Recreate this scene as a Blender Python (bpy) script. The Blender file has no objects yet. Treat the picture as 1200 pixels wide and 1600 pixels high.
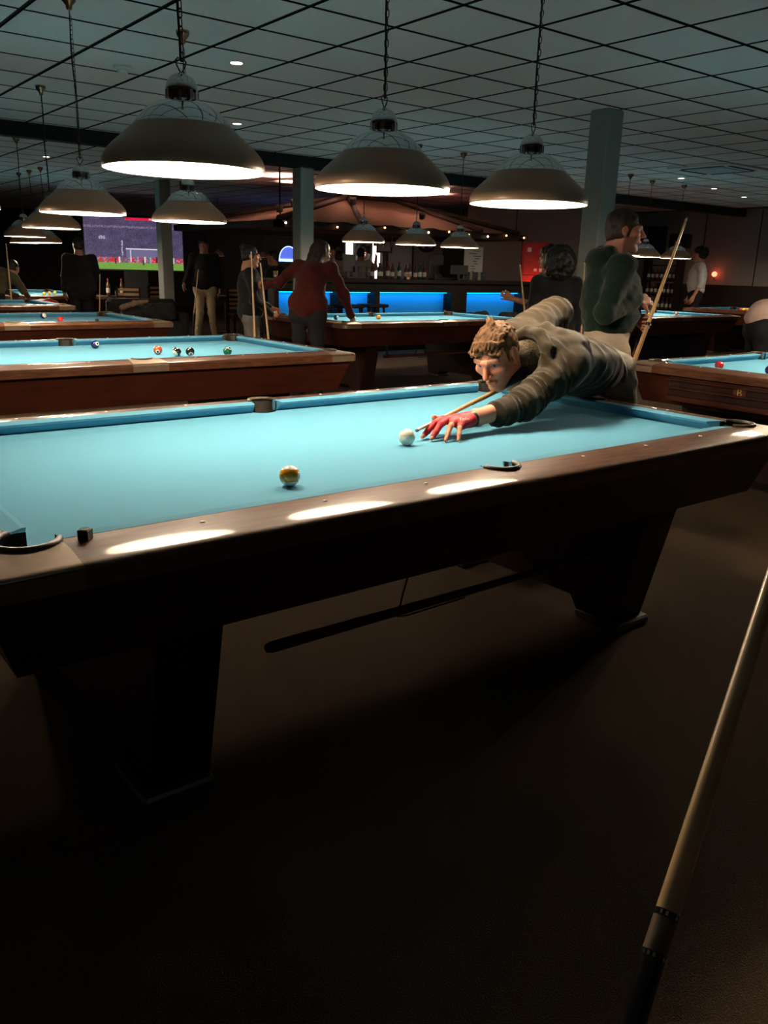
import bpy, bmesh, math, random
import numpy as np
from mathutils import Vector, Matrix
random.seed(7); np.random.seed(7)
S = bpy.context.scene
C = S.collection
PI = math.pi

# ------------------------------------------------------------------ camera
CAM_POS = Vector((-1.7048, -2.3200, 1.3375))
YAW, PITCH, ROLL, FPX = 0.66596, -0.284302, 0.0274258, 1298.354
_f = Vector((math.sin(YAW)*math.cos(PITCH), math.cos(YAW)*math.cos(PITCH), math.sin(PITCH)))
_r = Vector((math.cos(YAW), -math.sin(YAW), 0.0)); _u = _r.cross(_f)
_c, _s = math.cos(ROLL), math.sin(ROLL)
_r, _u = _c*_r + _s*_u, -_s*_r + _c*_u
cam_data = bpy.data.cameras.new('camera'); cam = bpy.data.objects.new('camera', cam_data); C.objects.link(cam)
cam.matrix_world = Matrix(((_r.x, _u.x, -_f.x, CAM_POS.x), (_r.y, _u.y, -_f.y, CAM_POS.y), (_r.z, _u.z, -_f.z, CAM_POS.z), (0, 0, 0, 1)))
cam_data.sensor_width = 36.0; cam_data.lens = 36.0*FPX/1600.0
cam_data.clip_start = 0.02; cam_data.clip_end = 200
S.camera = cam
# ------------------------------------------------------------------ world, view, lamp strengths
w = bpy.data.worlds.new('world'); S.world = w; w.use_nodes = True
w.node_tree.nodes['Background'].inputs[0].default_value = (0.02, 0.022, 0.025, 1)
w.node_tree.nodes['Background'].inputs[1].default_value = 0.2
S.view_settings.view_transform = 'Standard'
S.view_settings.look = 'None'
S.view_settings.exposure = 0.0
S.view_settings.gamma = 1.0
S.view_settings.use_curve_mapping = False
LAMP_W = 33.0                      # one pendant lamp
LAMP_COL = (1.0, 0.80, 0.58)
CEIL = 2.72

# ------------------------------------------------------------------ materials
MATS = {}
def mat(name, col, rough=0.5, metal=0.0, var=0.0, scale=20.0, bump=0.0, coat=0.0, coatr=0.10, spec=0.5, col2=None, emit=None, estr=0.0, stretch=None, trans=0.0, sheen=0.0, bscale=None):
    m = bpy.data.materials.new(name); m.use_nodes = True
    nt = m.node_tree; b = nt.nodes['Principled BSDF']
    b.inputs['Base Color'].default_value = (*col, 1); b.inputs['Roughness'].default_value = rough
    b.inputs['Metallic'].default_value = metal; b.inputs['Specular IOR Level'].default_value = spec
    b.inputs['Coat Weight'].default_value = coat; b.inputs['Coat Roughness'].default_value = coatr
    b.inputs['Transmission Weight'].default_value = trans
    b.inputs['Sheen Weight'].default_value = sheen
    if emit: b.inputs['Emission Color'].default_value = (*emit, 1); b.inputs['Emission Strength'].default_value = estr
    if var or col2 or bump:
        tc = nt.nodes.new('ShaderNodeTexCoord'); mp = nt.nodes.new('ShaderNodeMapping'); nz = nt.nodes.new('ShaderNodeTexNoise')
        nt.links.new(tc.outputs['Object'], mp.inputs[0]); nt.links.new(mp.outputs[0], nz.inputs['Vector'])
        if stretch: mp.inputs['Scale'].default_value = stretch
        nz.inputs['Scale'].default_value = scale; nz.inputs['Detail'].default_value = 5
        if var or col2:
            c2 = col2 if col2 else tuple(min(1, c*(1+var)) for c in col)
            c1 = col if col2 else tuple(c*(1-var) for c in col)
            rp = nt.nodes.new('ShaderNodeValToRGB'); rp.color_ramp.elements[0].position = 0.3; rp.color_ramp.elements[1].position = 0.7
            rp.color_ramp.elements[0].color = (*c1, 1); rp.color_ramp.elements[1].color = (*c2, 1)
            nt.links.new(nz.outputs['Fac'], rp.inputs[0]); nt.links.new(rp.outputs[0], b.inputs['Base Color'])
        if bump:
            bp = nt.nodes.new('ShaderNodeBump'); bp.inputs['Strength'].default_value = bump; bp.inputs['Distance'].default_value = 0.01
            src = nz
            if bscale:
                src = nt.nodes.new('ShaderNodeTexNoise'); src.inputs['Scale'].default_value = bscale
                nt.links.new(mp.outputs[0], src.inputs['Vector'])
            nt.links.new(src.outputs['Fac'], bp.inputs['Height']); nt.links.new(bp.outputs[0], b.inputs['Normal'])
    MATS[name] = m
    return m
def attr_mat(name, rough=0.5, emit=0.0, spec=0.4, sss=0.0):
    m = bpy.data.materials.new(name); m.use_nodes = True; nt = m.node_tree; b = nt.nodes['Principled BSDF']
    a = nt.nodes.new('ShaderNodeAttribute'); a.attribute_name = 'Col'
    if emit:
        b.inputs['Base Color'].default_value = (0, 0, 0, 1); nt.links.new(a.outputs['Color'], b.inputs['Emission Color']); b.inputs['Emission Strength'].default_value = emit
    else:
        nt.links.new(a.outputs['Color'], b.inputs['Base Color'])
    b.inputs['Roughness'].default_value = rough; b.inputs['Specular IOR Level'].default_value = spec
    MATS[name] = m; return m
mat('felt', (0.085, 0.275, 0.405), 0.9, var=0.05, scale=350, bump=0.03, spec=0.15)
mat('rail_wood', (0.060, 0.021, 0.009), 0.45, col2=(0.17, 0.062, 0.026), scale=9, stretch=(1.2, 14, 14), coat=0.75, coatr=0.07, spec=0.2)
mat('rail_wood_end', (0.060, 0.021, 0.009), 0.45, col2=(0.17, 0.062, 0.026), scale=9, stretch=(14, 1.2, 14), coat=0.75, coatr=0.07, spec=0.2)
mat('cabinet_wood', (0.038, 0.008, 0.004), 0.38, col2=(0.065, 0.015, 0.008), scale=4, stretch=(1, 1, 6), spec=0.35)
mat('leg_wood', (0.022, 0.007, 0.005), 0.45, var=0.25, scale=6, spec=0.3)
mat('casting', (0.21, 0.14, 0.092), 0.45, metal=0.35, var=0.08, scale=30)
mat('pocket_rubber', (0.020, 0.014, 0.010), 0.6, var=0.2, scale=60)
mat('pocket_rim', (0.06, 0.042, 0.03), 0.4, var=0.2, scale=40)
mat('inlay', (0.8, 0.76, 0.68), 0.3)
mat('chrome', (0.75, 0.75, 0.75), 0.12, metal=1.0)
mat('foot_metal', (0.20, 0.19, 0.18), 0.35, metal=0.8)
mat('shade_dark', (0.36, 0.20, 0.12), 0.38, metal=0.1, var=0.06, scale=8)
mat('shade_chrome', (0.62, 0.64, 0.64), 0.06, metal=1.0)
mat('shade_white', (0.90, 0.88, 0.82), 0.6)
mat('bulb', (1, 1, 1), 0.4, emit=LAMP_COL, estr=60.0)
mat('cord', (0.012, 0.012, 0.012), 0.6)
mat('chain', (0.10, 0.09, 0.075), 0.35, metal=0.8)
mat('gold_paint', (0.62, 0.40, 0.14), 0.4)
mat('brass', (0.50, 0.36, 0.20), 0.25, metal=1.0)
mat('tile', (0.90, 0.80, 0.77), 0.9, var=0.04, scale=60, spec=0.2)
mat('tile_joint', (0.010, 0.010, 0.010), 0.8)
mat('beam', (0.008, 0.007, 0.007), 0.7)
mat('column_paint', (0.30, 0.315, 0.295), 0.8, var=0.03, scale=5, bump=0.05)
mat('wall_paint', (0.29, 0.255, 0.245), 0.85, var=0.05, scale=2)
mat('wall_dark', (0.05, 0.042, 0.038), 0.9, var=0.1, scale=3)
mat('wainscot', (0.018, 0.013, 0.011), 0.6, var=0.2, scale=5)
mat('carpet', (0.060, 0.038, 0.024), 0.97, col2=(0.105, 0.068, 0.043), scale=260, bump=0.6, spec=0.1)
mat('carpet_purple', (0.055, 0.024, 0.045), 0.97, col2=(0.085, 0.04, 0.07), scale=260, bump=0.6, spec=0.1)
mat('maple', (0.62, 0.38, 0.17), 0.35, col2=(0.70, 0.46, 0.22), scale=4, stretch=(20, 20, 1), coat=0.3)
mat('cue_dark', (0.012, 0.010, 0.010), 0.25, coat=0.6)
mat('cue_mahog', (0.11, 0.03, 0.018), 0.35)
mat('white_plastic', (0.8, 0.78, 0.72), 0.35)
mat('tip_leather', (0.16, 0.20, 0.24), 0.8)
mat('cue_white', (0.85, 0.80, 0.66), 0.12, coat=0.5)
mat('black_plastic', (0.012, 0.012, 0.013), 0.4)
mat('dark_fabric', (0.012, 0.011, 0.012), 0.9)
mat('led_blue', (0.02, 0.1, 0.4), 0.5, emit=(0.0, 0.55, 1.0), estr=7.0)
mat('panel_white', (0.55, 0.58, 0.62), 0.7)
mat('panel_blue', (0.02, 0.30, 0.66), 0.6, spec=0.1)
mat('bar_wood', (0.009, 0.006, 0.005), 0.45, var=0.3, scale=8, spec=0.15)
mat('canvas', (0.30, 0.19, 0.13), 0.85, var=0.06, scale=4)
mat('beam_wood', (0.035, 0.02, 0.014), 0.7, var=0.3, scale=10)
mat('down_light', (1, 1, 1), 0.4, emit=(1.0, 0.72, 0.55), estr=9.0)
mat('flame', (1, 0.5, 0.2), 0.4, emit=(1.0, 0.45, 0.15), estr=6.0)
mat('red_glow', (1, 0.1, 0.05), 0.4, emit=(1.0, 0.12, 0.06), estr=6.0)
mat('dome_glow', (0.1, 0.15, 0.6), 0.3, emit=(0.12, 0.2, 0.95), estr=0.8)
mat('dome_edge', (0.5, 0.6, 1), 0.3, emit=(0.3, 0.45, 1.0), estr=2.6)
mat('lit_pillar', (1, 0.95, 0.9), 0.4, emit=(1.0, 0.85, 0.78), estr=2.2)
mat('glass', (0.8, 0.85, 0.85), 0.05, trans=0.9, spec=0.5)
mat('glass_brown', (0.10, 0.04, 0.015), 0.1, coat=0.4)
mat('glass_green', (0.02, 0.06, 0.03), 0.1, coat=0.4)
mat('paper', (0.62, 0.60, 0.55), 0.9, var=0.05, scale=10)
mat('red_paint', (0.38, 0.02, 0.02), 0.5, var=0.15, scale=12)
mat('eye_white', (0.38, 0.33, 0.30), 0.3)
mat('iris', (0.03, 0.028, 0.03), 0.2)
mat('board_black', (0.012, 0.011, 0.011), 0.7)
mat('board_cream', (0.75, 0.55, 0.36), 0.8)
mat('board_red', (0.4, 0.04, 0.03), 0.8)
mat('tan_leather', (0.40, 0.22, 0.10), 0.6, var=0.15, scale=20)
mat('chalk_blue', (0.03, 0.10, 0.10), 0.9)
mat('chalk_pink', (0.7, 0.2, 0.25), 0.9)
attr_mat('skin', 0.52); attr_mat('screen', 0.4, emit=1.0)
def ball_mat(name, col, stripe=False, spot=(0.6, -0.7, 0.3)):
    m = mat(name, col, 0.12, coat=0.5); nt = m.node_tree; b = nt.nodes['Principled BSDF']
    tc = nt.nodes.new('ShaderNodeTexCoord')
    nrm = nt.nodes.new('ShaderNodeVectorMath'); nrm.operation = 'NORMALIZE'; nt.links.new(tc.outputs['Object'], nrm.inputs[0])
    base = None
    if stripe:
        sep = nt.nodes.new('ShaderNodeSeparateXYZ'); nt.links.new(nrm.outputs[0], sep.inputs[0])
        ab = nt.nodes.new('ShaderNodeMath'); ab.operation = 'ABSOLUTE'; nt.links.new(sep.outputs[2], ab.inputs[0])
        lt = nt.nodes.new('ShaderNodeMath'); lt.operation = 'LESS_THAN'; lt.inputs[1].default_value = 0.60; nt.links.new(ab.outputs[0], lt.inputs[0])
        mx = nt.nodes.new('ShaderNodeMixRGB'); mx.inputs[1].default_value = (0.85, 0.80, 0.66, 1); mx.inputs[2].default_value = (*col, 1)
        nt.links.new(lt.outputs[0], mx.inputs[0]); base = mx.outputs[0]
    d = nt.nodes.new('ShaderNodeVectorMath'); d.operation = 'DOT_PRODUCT'; d.inputs[1].default_value = Vector(spot).normalized()
    nt.links.new(nrm.outputs[0], d.inputs[0])
    gt = nt.nodes.new('ShaderNodeMath'); gt.operation = 'GREATER_THAN'; gt.inputs[1].default_value = 0.88; nt.links.new(d.outputs['Value'], gt.inputs[0])
    m2 = nt.nodes.new('ShaderNodeMixRGB'); m2.inputs[1].default_value = (*col, 1); m2.inputs[2].default_value = (0.85, 0.80, 0.66, 1)
    if base: nt.links.new(base, m2.inputs[1])
    nt.links.new(gt.outputs[0], m2.inputs[0])
    g2 = nt.nodes.new('ShaderNodeMath'); g2.operation = 'GREATER_THAN'; g2.inputs[1].default_value = 0.965; nt.links.new(d.outputs['Value'], g2.inputs[0])
    m3 = nt.nodes.new('ShaderNodeMixRGB'); m3.inputs[2].default_value = (0.01, 0.01, 0.01, 1); nt.links.new(m2.outputs[0], m3.inputs[1]); nt.links.new(g2.outputs[0], m3.inputs[0])
    nt.links.new(m3.outputs[0], b.inputs['Base Color'])
    return m

# ------------------------------------------------------------------ helpers
def tag(o, label=None, cat=None, group=None, kind=None):
    if label: o['label'] = label
    if cat: o['category'] = cat
    if group: o['group'] = group
    if kind: o['kind'] = kind
    return o
def empty(name, loc=(0, 0, 0), rz=0.0, label=None, cat=None, group=None, kind=None):
    o = bpy.data.objects.new(name, None); C.objects.link(o); o.location = loc; o.rotation_euler = (0, 0, rz); o.empty_display_size = 0.1
    return tag(o, label, cat, group, kind)
def copy_tree(o, parent=None):
    c = o.copy(); C.objects.link(c); c.parent = parent
    for ch in list(o.children): copy_tree(ch, c)
    return c
class MB:
    def __init__(s): s.v = []; s.f = []; s.mi = []; s.sm = []; s.cur = 0; s.smooth = False
    def add(s, vs, fs, smooth=None):
        n = len(s.v); s.v += [tuple(v) for v in vs]
        for f in fs: s.f.append(tuple(n+i for i in f)); s.mi.append(s.cur); s.sm.append(s.smooth if smooth is None else smooth)
        return s
    def box(s, c, d, rz=0.0, bev=0.0):
        x, y, z = (k/2 for k in d)
        ca, sa = math.cos(rz), math.sin(rz)
        def T(p): return (c[0]+p[0]*ca-p[1]*sa, c[1]+p[0]*sa+p[1]*ca, c[2]+p[2])
        if bev <= 0:
            vs = [T((i*x, j*y, k*z)) for k in (-1, 1) for j in (-1, 1) for i in (-1, 1)]
            return s.add(vs, [(0, 2, 3, 1), (4, 5, 7, 6), (0, 1, 5, 4), (2, 6, 7, 3), (0, 4, 6, 2), (1, 3, 7, 5)], False)
        b = bev; o = []
        for sx, sy in ((1, -1), (1, 1), (-1, 1), (-1, -1)):
            pts = [(sx*x, sy*(y-b)), (sx*(x-b), sy*y)]
            if sx*sy > 0: pass
            else: pts.reverse() if False else None
            o += pts if (sx*sy > 0) else [pts[1], pts[0]]
        # ring order counter-clockwise
        o.sort(key=lambda p: math.atan2(p[1], p[0]))
        n = len(o); k = 1 - b/max(x, y)
        rings = [([(px*k, py*k) for px, py in o], -z), (o, -z+b), (o, z-b), ([(px*k, py*k) for px, py in o], z)]
        vs = [T((px, py, zz)) for ring, zz in rings for px, py in ring]
        fs = [tuple(range(n-1, -1, -1)), tuple(3*n+i for i in range(n))]
        for r in range(3):
            for i in range(n): j = (i+1) % n; fs.append((r*n+i, r*n+j, (r+1)*n+j, (r+1)*n+i))
        return s.add(vs, fs, False)
    def prism(s, poly, ax, a, b):          # poly in the two other axes
        def P(p, t): return {'x': (t, p[0], p[1]), 'y': (p[0], t, p[1]), 'z': (p[0], p[1], t)}[ax]
        n = len(poly); vs = [P(p, a) for p in poly]+[P(p, b) for p in poly]
        return s.add(vs, [tuple(range(n-1, -1, -1)), tuple(range(n, 2*n))]+[(i, (i+1) % n, n+(i+1) % n, n+i) for i in range(n)], False)
    def lathe(s, prof, n=24, c=(0, 0, 0), smooth=True, closed=False):
        vs = []; fs = []; m = len(prof)
        for r, z in prof:
            for i in range(n): a = 2*PI*i/n; vs.append((c[0]+r*math.cos(a), c[1]+r*math.sin(a), c[2]+z))
        for k in range(m-1):
            for i in range(n): j = (i+1) % n; fs.append((k*n+i, k*n+j, (k+1)*n+j, (k+1)*n+i))
        return s.add(vs, fs, smooth)
    def tube(s, pts, r, n=8, smooth=True, caps=True):
        pts = [Vector(p) for p in pts]; rs = r if isinstance(r, (list, tuple)) else [r]*len(pts)
        vs = []; fs = []; up = None
        for i, p in enumerate(pts):
            d = (pts[min(i+1, len(pts)-1)]-pts[max(i-1, 0)]).normalized()
            if up is None: up = Vector((0, 0, 1)) if abs(d.z) < 0.9 else Vector((1, 0, 0))
            sx = d.cross(up).normalized(); up = sx.cross(d).normalized()
            for k in range(n): a = 2*PI*k/n; vs.append(p+rs[i]*(math.cos(a)*sx+math.sin(a)*up))
        for i in range(len(pts)-1):
            for k in range(n): j = (k+1) % n; fs.append((i*n+k, i*n+j, (i+1)*n+j, (i+1)*n+k))
        s.add(vs, fs, smooth)
        if caps:
            m = len(pts)-1
            s.add([vs[k] for k in range(n)], [tuple(range(n))], False); s.add([vs[m*n+k] for k in range(n)], [tuple(range(n-1, -1, -1))], False)
        return s
    def disc(s, c, r, n=16, up=1):
        vs = [(c[0]+r*math.cos(2*PI*i/n), c[1]+r*math.sin(2*PI*i/n), c[2]) for i in range(n)]
        return s.add(vs, [tuple(range(n)) if up > 0 else tuple(range(n-1, -1, -1))], False)
    def sphere(s, c, r, n=16, m=10, sc=(1, 1, 1)):
        vs = []; fs = []
        for k in range(m+1):
            t = PI*k/m
            for i in range(n): a = 2*PI*i/n; vs.append((c[0]+sc[0]*r*math.sin(t)*math.cos(a), c[1]+sc[1]*r*math.sin(t)*math.sin(a), c[2]-sc[2]*r*math.cos(t)))
        for k in range(m):
            for i in range(n): j = (i+1) % n; fs.append((k*n+i, k*n+j, (k+1)*n+j, (k+1)*n+i))
        return s.add(vs, fs, True)
    def build(s, name, mats, parent=None, loc=None, rz=0.0):
        me = bpy.data.meshes.new(name); me.from_pydata(s.v, [], s.f)
        if isinstance(mats, str): mats = [mats]
        for m in mats: me.materials.append(MATS[m])
        me.polygons.foreach_set('material_index', s.mi); me.polygons.foreach_set('use_smooth', s.sm)
        me.update(); me.validate()
        o = bpy.data.objects.new(name, me); C.objects.link(o); o.parent = parent
        if loc is not None: o.location = loc
        if rz: o.rotation_euler = (0, 0, rz)
        return o
def part(name, mats, parent, fn, **k):
    b = MB(); fn(b); return b.build(name, mats, parent, **k)
def text_obj(name, txt, size, m, parent=None, ext=0.001):
    cu = bpy.data.curves.new(name, 'FONT'); cu.body = txt; cu.size = size; cu.extrude = ext; cu.align_x = 'CENTER'; cu.align_y = 'CENTER'
    t = bpy.data.objects.new(name+'_curve', cu); C.objects.link(t)
    dg = bpy.context.evaluated_depsgraph_get(); me = bpy.data.meshes.new_from_object(t.evaluated_get(dg))
    bpy.data.objects.remove(t); me.materials.clear(); me.materials.append(MATS[m])
    o = bpy.data.objects.new(name, me); C.objects.link(o); o.parent = parent
    return o

# ------------------------------------------------------------------ setting
def struct(name, mats, fn, parent=None):
    b = MB(); fn(b); o = b.build(name, mats, parent)
    if parent is None: o['kind'] = 'structure'
    return o
X0, X1, Y0, Y1 = -5.0, 15.4, -5.0, 24.0
struct('floor', 'carpet', lambda b: b.box(((X0+X1)/2, (Y0+Y1)/2, -0.05), (X1-X0, Y1-Y0, 0.1)))
struct('wall_right', 'wall_paint', lambda b: b.box((X1+0.1, (Y0+Y1)/2, CEIL/2), (0.2, Y1-Y0+0.4, CEIL+0.3)))
struct('wall_left', 'wall_dark', lambda b: b.box((X0-0.1, (Y0+Y1)/2, CEIL/2), (0.2, Y1-Y0+0.4, CEIL+0.3)))
struct('wall_back', 'wall_dark', lambda b: b.box(((X0+X1)/2, Y1+0.1, CEIL/2), (X1-X0, 0.2, CEIL+0.3)))
struct('wall_front', 'wall_dark', lambda b: b.box(((X0+X1)/2, Y0-0.1, CEIL/2), (X1-X0, 0.2, CEIL+0.3)))
ceil = struct('ceiling', 'tile_joint', lambda b: b.box(((X0+X1)/2, (Y0+Y1)/2, CEIL+0.062), (X1-X0, Y1-Y0, 0.1)))
# ceiling tiles: 0.6 m square, proud of the dark joints
TS = 0.6; TX, TY = 0.52, 0.26
def tile_mb(b, c=(0, 0, 0), e=0.2835):
    b.add([(c[0]+i*e, c[1]+j*e, c[2]) for j in (-1, 1) for i in (-1, 1)]+[(c[0]+i*0.2845, c[1]+j*0.2845, c[2]+0.011) for j in (-1, 1) for i in (-1, 1)],
          [(0, 2, 3, 1)])
    b.cur = 1; n = len(b.v)-8
    for f in ((0, 1, 5, 4), (1, 3, 7, 5), (3, 2, 6, 7), (2, 0, 4, 6)): b.f.append(tuple(n+i for i in f)); b.mi.append(1); b.sm.append(False)
    b.cur = 0
cells = []
for i in range(int((X0-TX)/TS)-1, int((X1-TX)/TS)+2):
    for j in range(int((Y0-TY)/TS)-1, int((Y1-TY)/TS)+2):
        x, y = TX+(i+0.5)*TS, TY+(j+0.5)*TS
        if not (X0 < x-0.3 and x+0.3 < X1 and Y0 < y-0.3 and y+0.3 < Y1): continue
        d = Vector((x, y, CEIL))-CAM_POS; z = d.dot(_f)
        vis = False
        if z > 0.3:
            u, v = 600+FPX*d.dot(_r)/z, 800-FPX*d.dot(_u)/z
            vis = -90 < u < 1290 and v > -90
        cells.append((0 if vis else 1, d.length, x, y))
cells.sort()
tm = None
for n, (hid, dist, x, y) in enumerate(cells[:300]):
    if tm is None:
        o = part('ceiling_tile', ['tile', 'tile_joint'], ceil, tile_mb); tm = o.data
    else:
        o = bpy.data.objects.new('ceiling_tile', tm); C.objects.link(o); o.parent = ceil
    o.location = (x, y, CEIL)
def rest(b):
    for hid, dist, x, y in cells[300:]: tile_mb(b, (x, y, CEIL))
part('ceiling_tile_field', ['tile', 'tile_joint'], ceil, rest)['kind'] = 'stuff'
struct('trim_1', 'beam', lambda b: b.box((5.2, 7.62, CEIL-0.07), (20.3, 0.16, 0.15)))
def column(x, y, h=CEIL):
    def f(b): b.box((x, y, h/2), (0.21, 0.21, h), bev=0.012)
    return f
tag(part('column', 'column_paint', None, column(4.68, 2.80)), 'grey square pillar behind the man in the green hoodie', 'pillar', kind='structure')
tag(part('column', 'column_paint', None, column(4.60, 7.62, CEIL-0.14)), 'grey square pillar rising behind the red-sweater player', 'pillar', kind='structure')
tag(part('column', 'column_paint', None, column(4.72, 12.4)), 'grey square pillar in front of the football screen', 'pillar', kind='structure')
struct('baseboard_right', 'wainscot', lambda b: b.box((X1-0.03, 5.0, 0.6), (0.06, 9.0, 1.2), bev=0.01))
struct('trim_2', 'tile_joint', lambda b: b.box((X1-0.004, 7.2, 1.95), (0.008, 0.02, 1.5)))
struct('trim_3', 'tile_joint', lambda b: b.box((X1-0.004, 8.45, 1.95), (0.008, 0.02, 1.5)))
# purple carpet border beside the camera
struct('trim_4', 'carpet_purple', lambda b: b.add([(-0.62, -2.6, 0.004), (0.30, -1.62, 0.004), (1.5, -2.6, 0.004), (0.4, -4.2, 0.004), (-1.4, -4.2, 0.004)], [(4, 3, 2, 1, 0)]))

# ------------------------------------------------------------------ pool tables
HX, HY, OUT, BED = 1.27, 0.635, 0.19, 0.762
RAILZ = 0.803
def zprof(o):
    z = RAILZ
    if o > 0.085:
        x = min(o, 0.112)-0.085; z -= 0.11*x*x/0.054
    if o > 0.112:
        x = min(o, OUT)-0.112; z -= 0.11*x+0.09/0.066*x*x/2
    if o > 0.176: t = (min(o, OUT)-0.176)/(OUT-0.176); z -= 0.012*(1-math.sqrt(max(0, 1-t*t)))
    return z
def o_of(x, y):
    ax, ay = abs(x), abs(y); W, H, R = HX+OUT, HY+OUT, 0.07
    qx, qy = ax-(W-R), ay-(H-R)
    d = math.hypot(max(qx, 0), max(qy, 0))+min(max(qx, qy), 0)-R      # negative inside
    return OUT+d
TS_ = [0, .15, .3, .42, .52, .6, .68, .76, .83, .89, .935, .965, .985, 1.0]
def strip(b, inner, outer):
    n = len(inner); m = len(TS_); vs = []
    for (ix, iy), (ox, oy) in zip(inner, outer):
        for t in TS_:
            x, y = ix+(ox-ix)*t, iy+(oy-iy)*t; vs.append((x, y, zprof(o_of(x, y))))
    def q(a, bb, c, d): return (a, bb, c, d)
    fs = [q(i*m+k, i*m+k+1, (i+1)*m+k+1, (i+1)*m+k) for i in range(n-1) for k in range(m-1)]
    b.add(vs, fs, True)
    ov = [vs[i*m+m-1] for i in range(n)]
    b.add(ov+[(x, y, 0.742) for x, y, z in ov], [(i, n+i, n+i+1, i+1) for i in range(n-1)], True)
    b.add([(x, y, 0.742) for x, y, z in ov]+[(x*0.93, y*0.9, 0.742) for x, y, z in ov], [(i, n+i, n+i+1, i+1) for i in range(n-1)], False)
    iv = [vs[i*m] for i in range(n)]
    b.add(iv+[(x, y, 0.755) for x, y, z in iv], [(i+1, n+i+1, n+i, i) for i in range(n-1)], False)
    for e, rev in ((0, False), (n-1, True)):
        top = [vs[e*m+k] for k in range(m)]; bot = [(x, y, 0.745) for x, y, z in top]
        b.add(top+bot, [(k, m+k, m+k+1, k+1) if rev else (k+1, m+k+1, m+k, k) for k in range(m-1)], False)
PC = (1.30, 0.665); PR = 0.062; SC = (0.0, 0.683); SR = 0.056
INO = 0.047
def long_rail(b, sy):
    xs = sorted(set([round(-1.24+2.48*i/30, 4) for i in range(31)]+[round(SR*math.sin(a*PI/24), 4) for a in range(-12, 13)]))
    inner = []; outer = []
    for x in xs:
        y = HY+INO
        if abs(x) < SR: y = max(y, SC[1]+math.sqrt(SR*SR-x*x))
        inner.append((x, sy*y)); outer.append((x, sy*(HY+OUT)))
    if sy > 0: inner.reverse(); outer.reverse()
    strip(b, inner, outer)
def end_rail(b, sx):
    ys = [-0.605+1.21*i/12 for i in range(13)]
    if sx < 0: ys.reverse()
    strip(b, [(sx*(HX+INO), y) for y in ys], [(sx*(HX+OUT), y) for y in ys])
def corner_cap(b, sx, sy):
    N = 28; R = 0.07; inner = []; outer = []
    L1 = (HX+OUT-R)-1.24; L2 = R*PI/2; L3 = (HY+OUT-R)-0.605; T = L1+L2+L3
    for i in range(N+1):
        a = math.radians(164-238*i/N); inner.append((PC[0]+PR*math.cos(a), PC[1]+PR*math.sin(a)))
        s = T*i/N
        if s < L1: p = (1.24+s, HY+OUT)
        elif s < L1+L2: t = PI/2-(s-L1)/R; p = (HX+OUT-R+R*math.cos(t), HY+OUT-R+R*math.sin(t))
        else: p = (HX+OUT, HY+OUT-R-(s-L1-L2))
        outer.append(p)
    inner = [(sx*x, sy*y) for x, y in inner]; outer = [(sx*x, sy*y) for x, y in outer]
    if sx*sy > 0: inner.reverse(); outer.reverse()
    # polar order needs (ccw) orientation for upward normals
    strip(b, inner[::-1] if sx*sy > 0 else inner[::-1], outer[::-1] if sx*sy > 0 else outer[::-1])
def pocket(b, c, r, a0, a1):
    n = 18; A = [math.radians(a0+(a1-a0)*i/n) for i in range(n+1)]
    top = [(c[0]+r*math.cos(a), c[1]+r*math.sin(a), RAILZ+0.001) for a in A]; bot = [(c[0]+0.92*r*math.cos(a), c[1]+0.92*r*math.sin(a), 0.66) for a in A]
    b.add(top+bot, [(i, i+1, n+2+i, n+1+i) for i in range(n)], True)
    b.disc((c[0], c[1], 0.66), r*0.95, 20)
def pocket_rim(b, c, r, a0, a1):
    n = 18; b.tube([(c[0]+r*math.cos(math.radians(a0+(a1-a0)*i/n)), c[1]+r*math.sin(math.radians(a0+(a1-a0)*i/n)), RAILZ+0.002) for i in range(n+1)], 0.0075, 6)
def bed(b):
    pts = []
    def arc(c, r, a0, a1, n=10):
        for i in range(n+1): a = math.radians(a0+(a1-a0)*i/n); pts.append((c[0]+r*math.cos(a), c[1]+r*math.sin(a)))
    bx, by = HX+0.045, HY+0.04
    # counter-clockwise outline with bites for the pockets
    arc((SC[0], -SC[1]), SR, 172, 8); pts[:] = pts
    arc((PC[0], -PC[1]), PR, 195, 75); arc(PC, PR, -75, -195); arc(SC, SR, -8, -172); arc((-PC[0], PC[1]), PR, 15, -105); arc((-PC[0], -PC[1]), PR, 105, -15)
    n = len(pts)
    b.add([(x, y, BED) for x, y in pts], [tuple(range(n))], False)
    b.add([(x, y, BED) for x, y in pts]+[(x, y, BED-0.03) for x, y in pts], [(i, n+i, n+(i+1) % n, (i+1) % n) for i in range(n)], False)
CPROF = [(0.000, 0.7985), (0.003, 0.790), (0.030, 0.762), (0.050, 0.762), (0.050, 0.8035), (0.012, 0.8015)]
def cushion_long(b, sx, sy):               # four of them: side pocket to corner
    def ends(o): return 0.062-o*0.25, 1.189+o*0.85
    vs = []
    for o, z in CPROF: a, e = ends(o); vs.append((sx*a, sy*(HY+o), z))
    for o, z in CPROF: a, e = ends(o); vs.append((sx*e, sy*(HY+o), z))
    prismf(b, vs, sx*sy)
def cushion_end(b, sx):
    vs = []
    for sy in (-1, 1):
        for o, z in CPROF: vs.append((sx*(HX+o), sy*(HY-0.081+o*0.85), z))
    prismf(b, vs, -sx)
def prismf(b, vs, sg):
    n = len(vs)//2
    fs = [tuple(range(n)), tuple(range(2*n-1, n-1, -1))]+[(i, n+i, n+(i+1) % n, (i+1) % n) for i in range(n)]
    if sg < 0: fs = [tuple(reversed(f)) for f in fs]
    b.add(vs, fs, False)
def fix_normals(o):
    bm = bmesh.new(); bm.from_mesh(o.data); bmesh.ops.recalc_face_normals(bm, faces=bm.faces); bm.to_mesh(o.data); bm.free()
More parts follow.
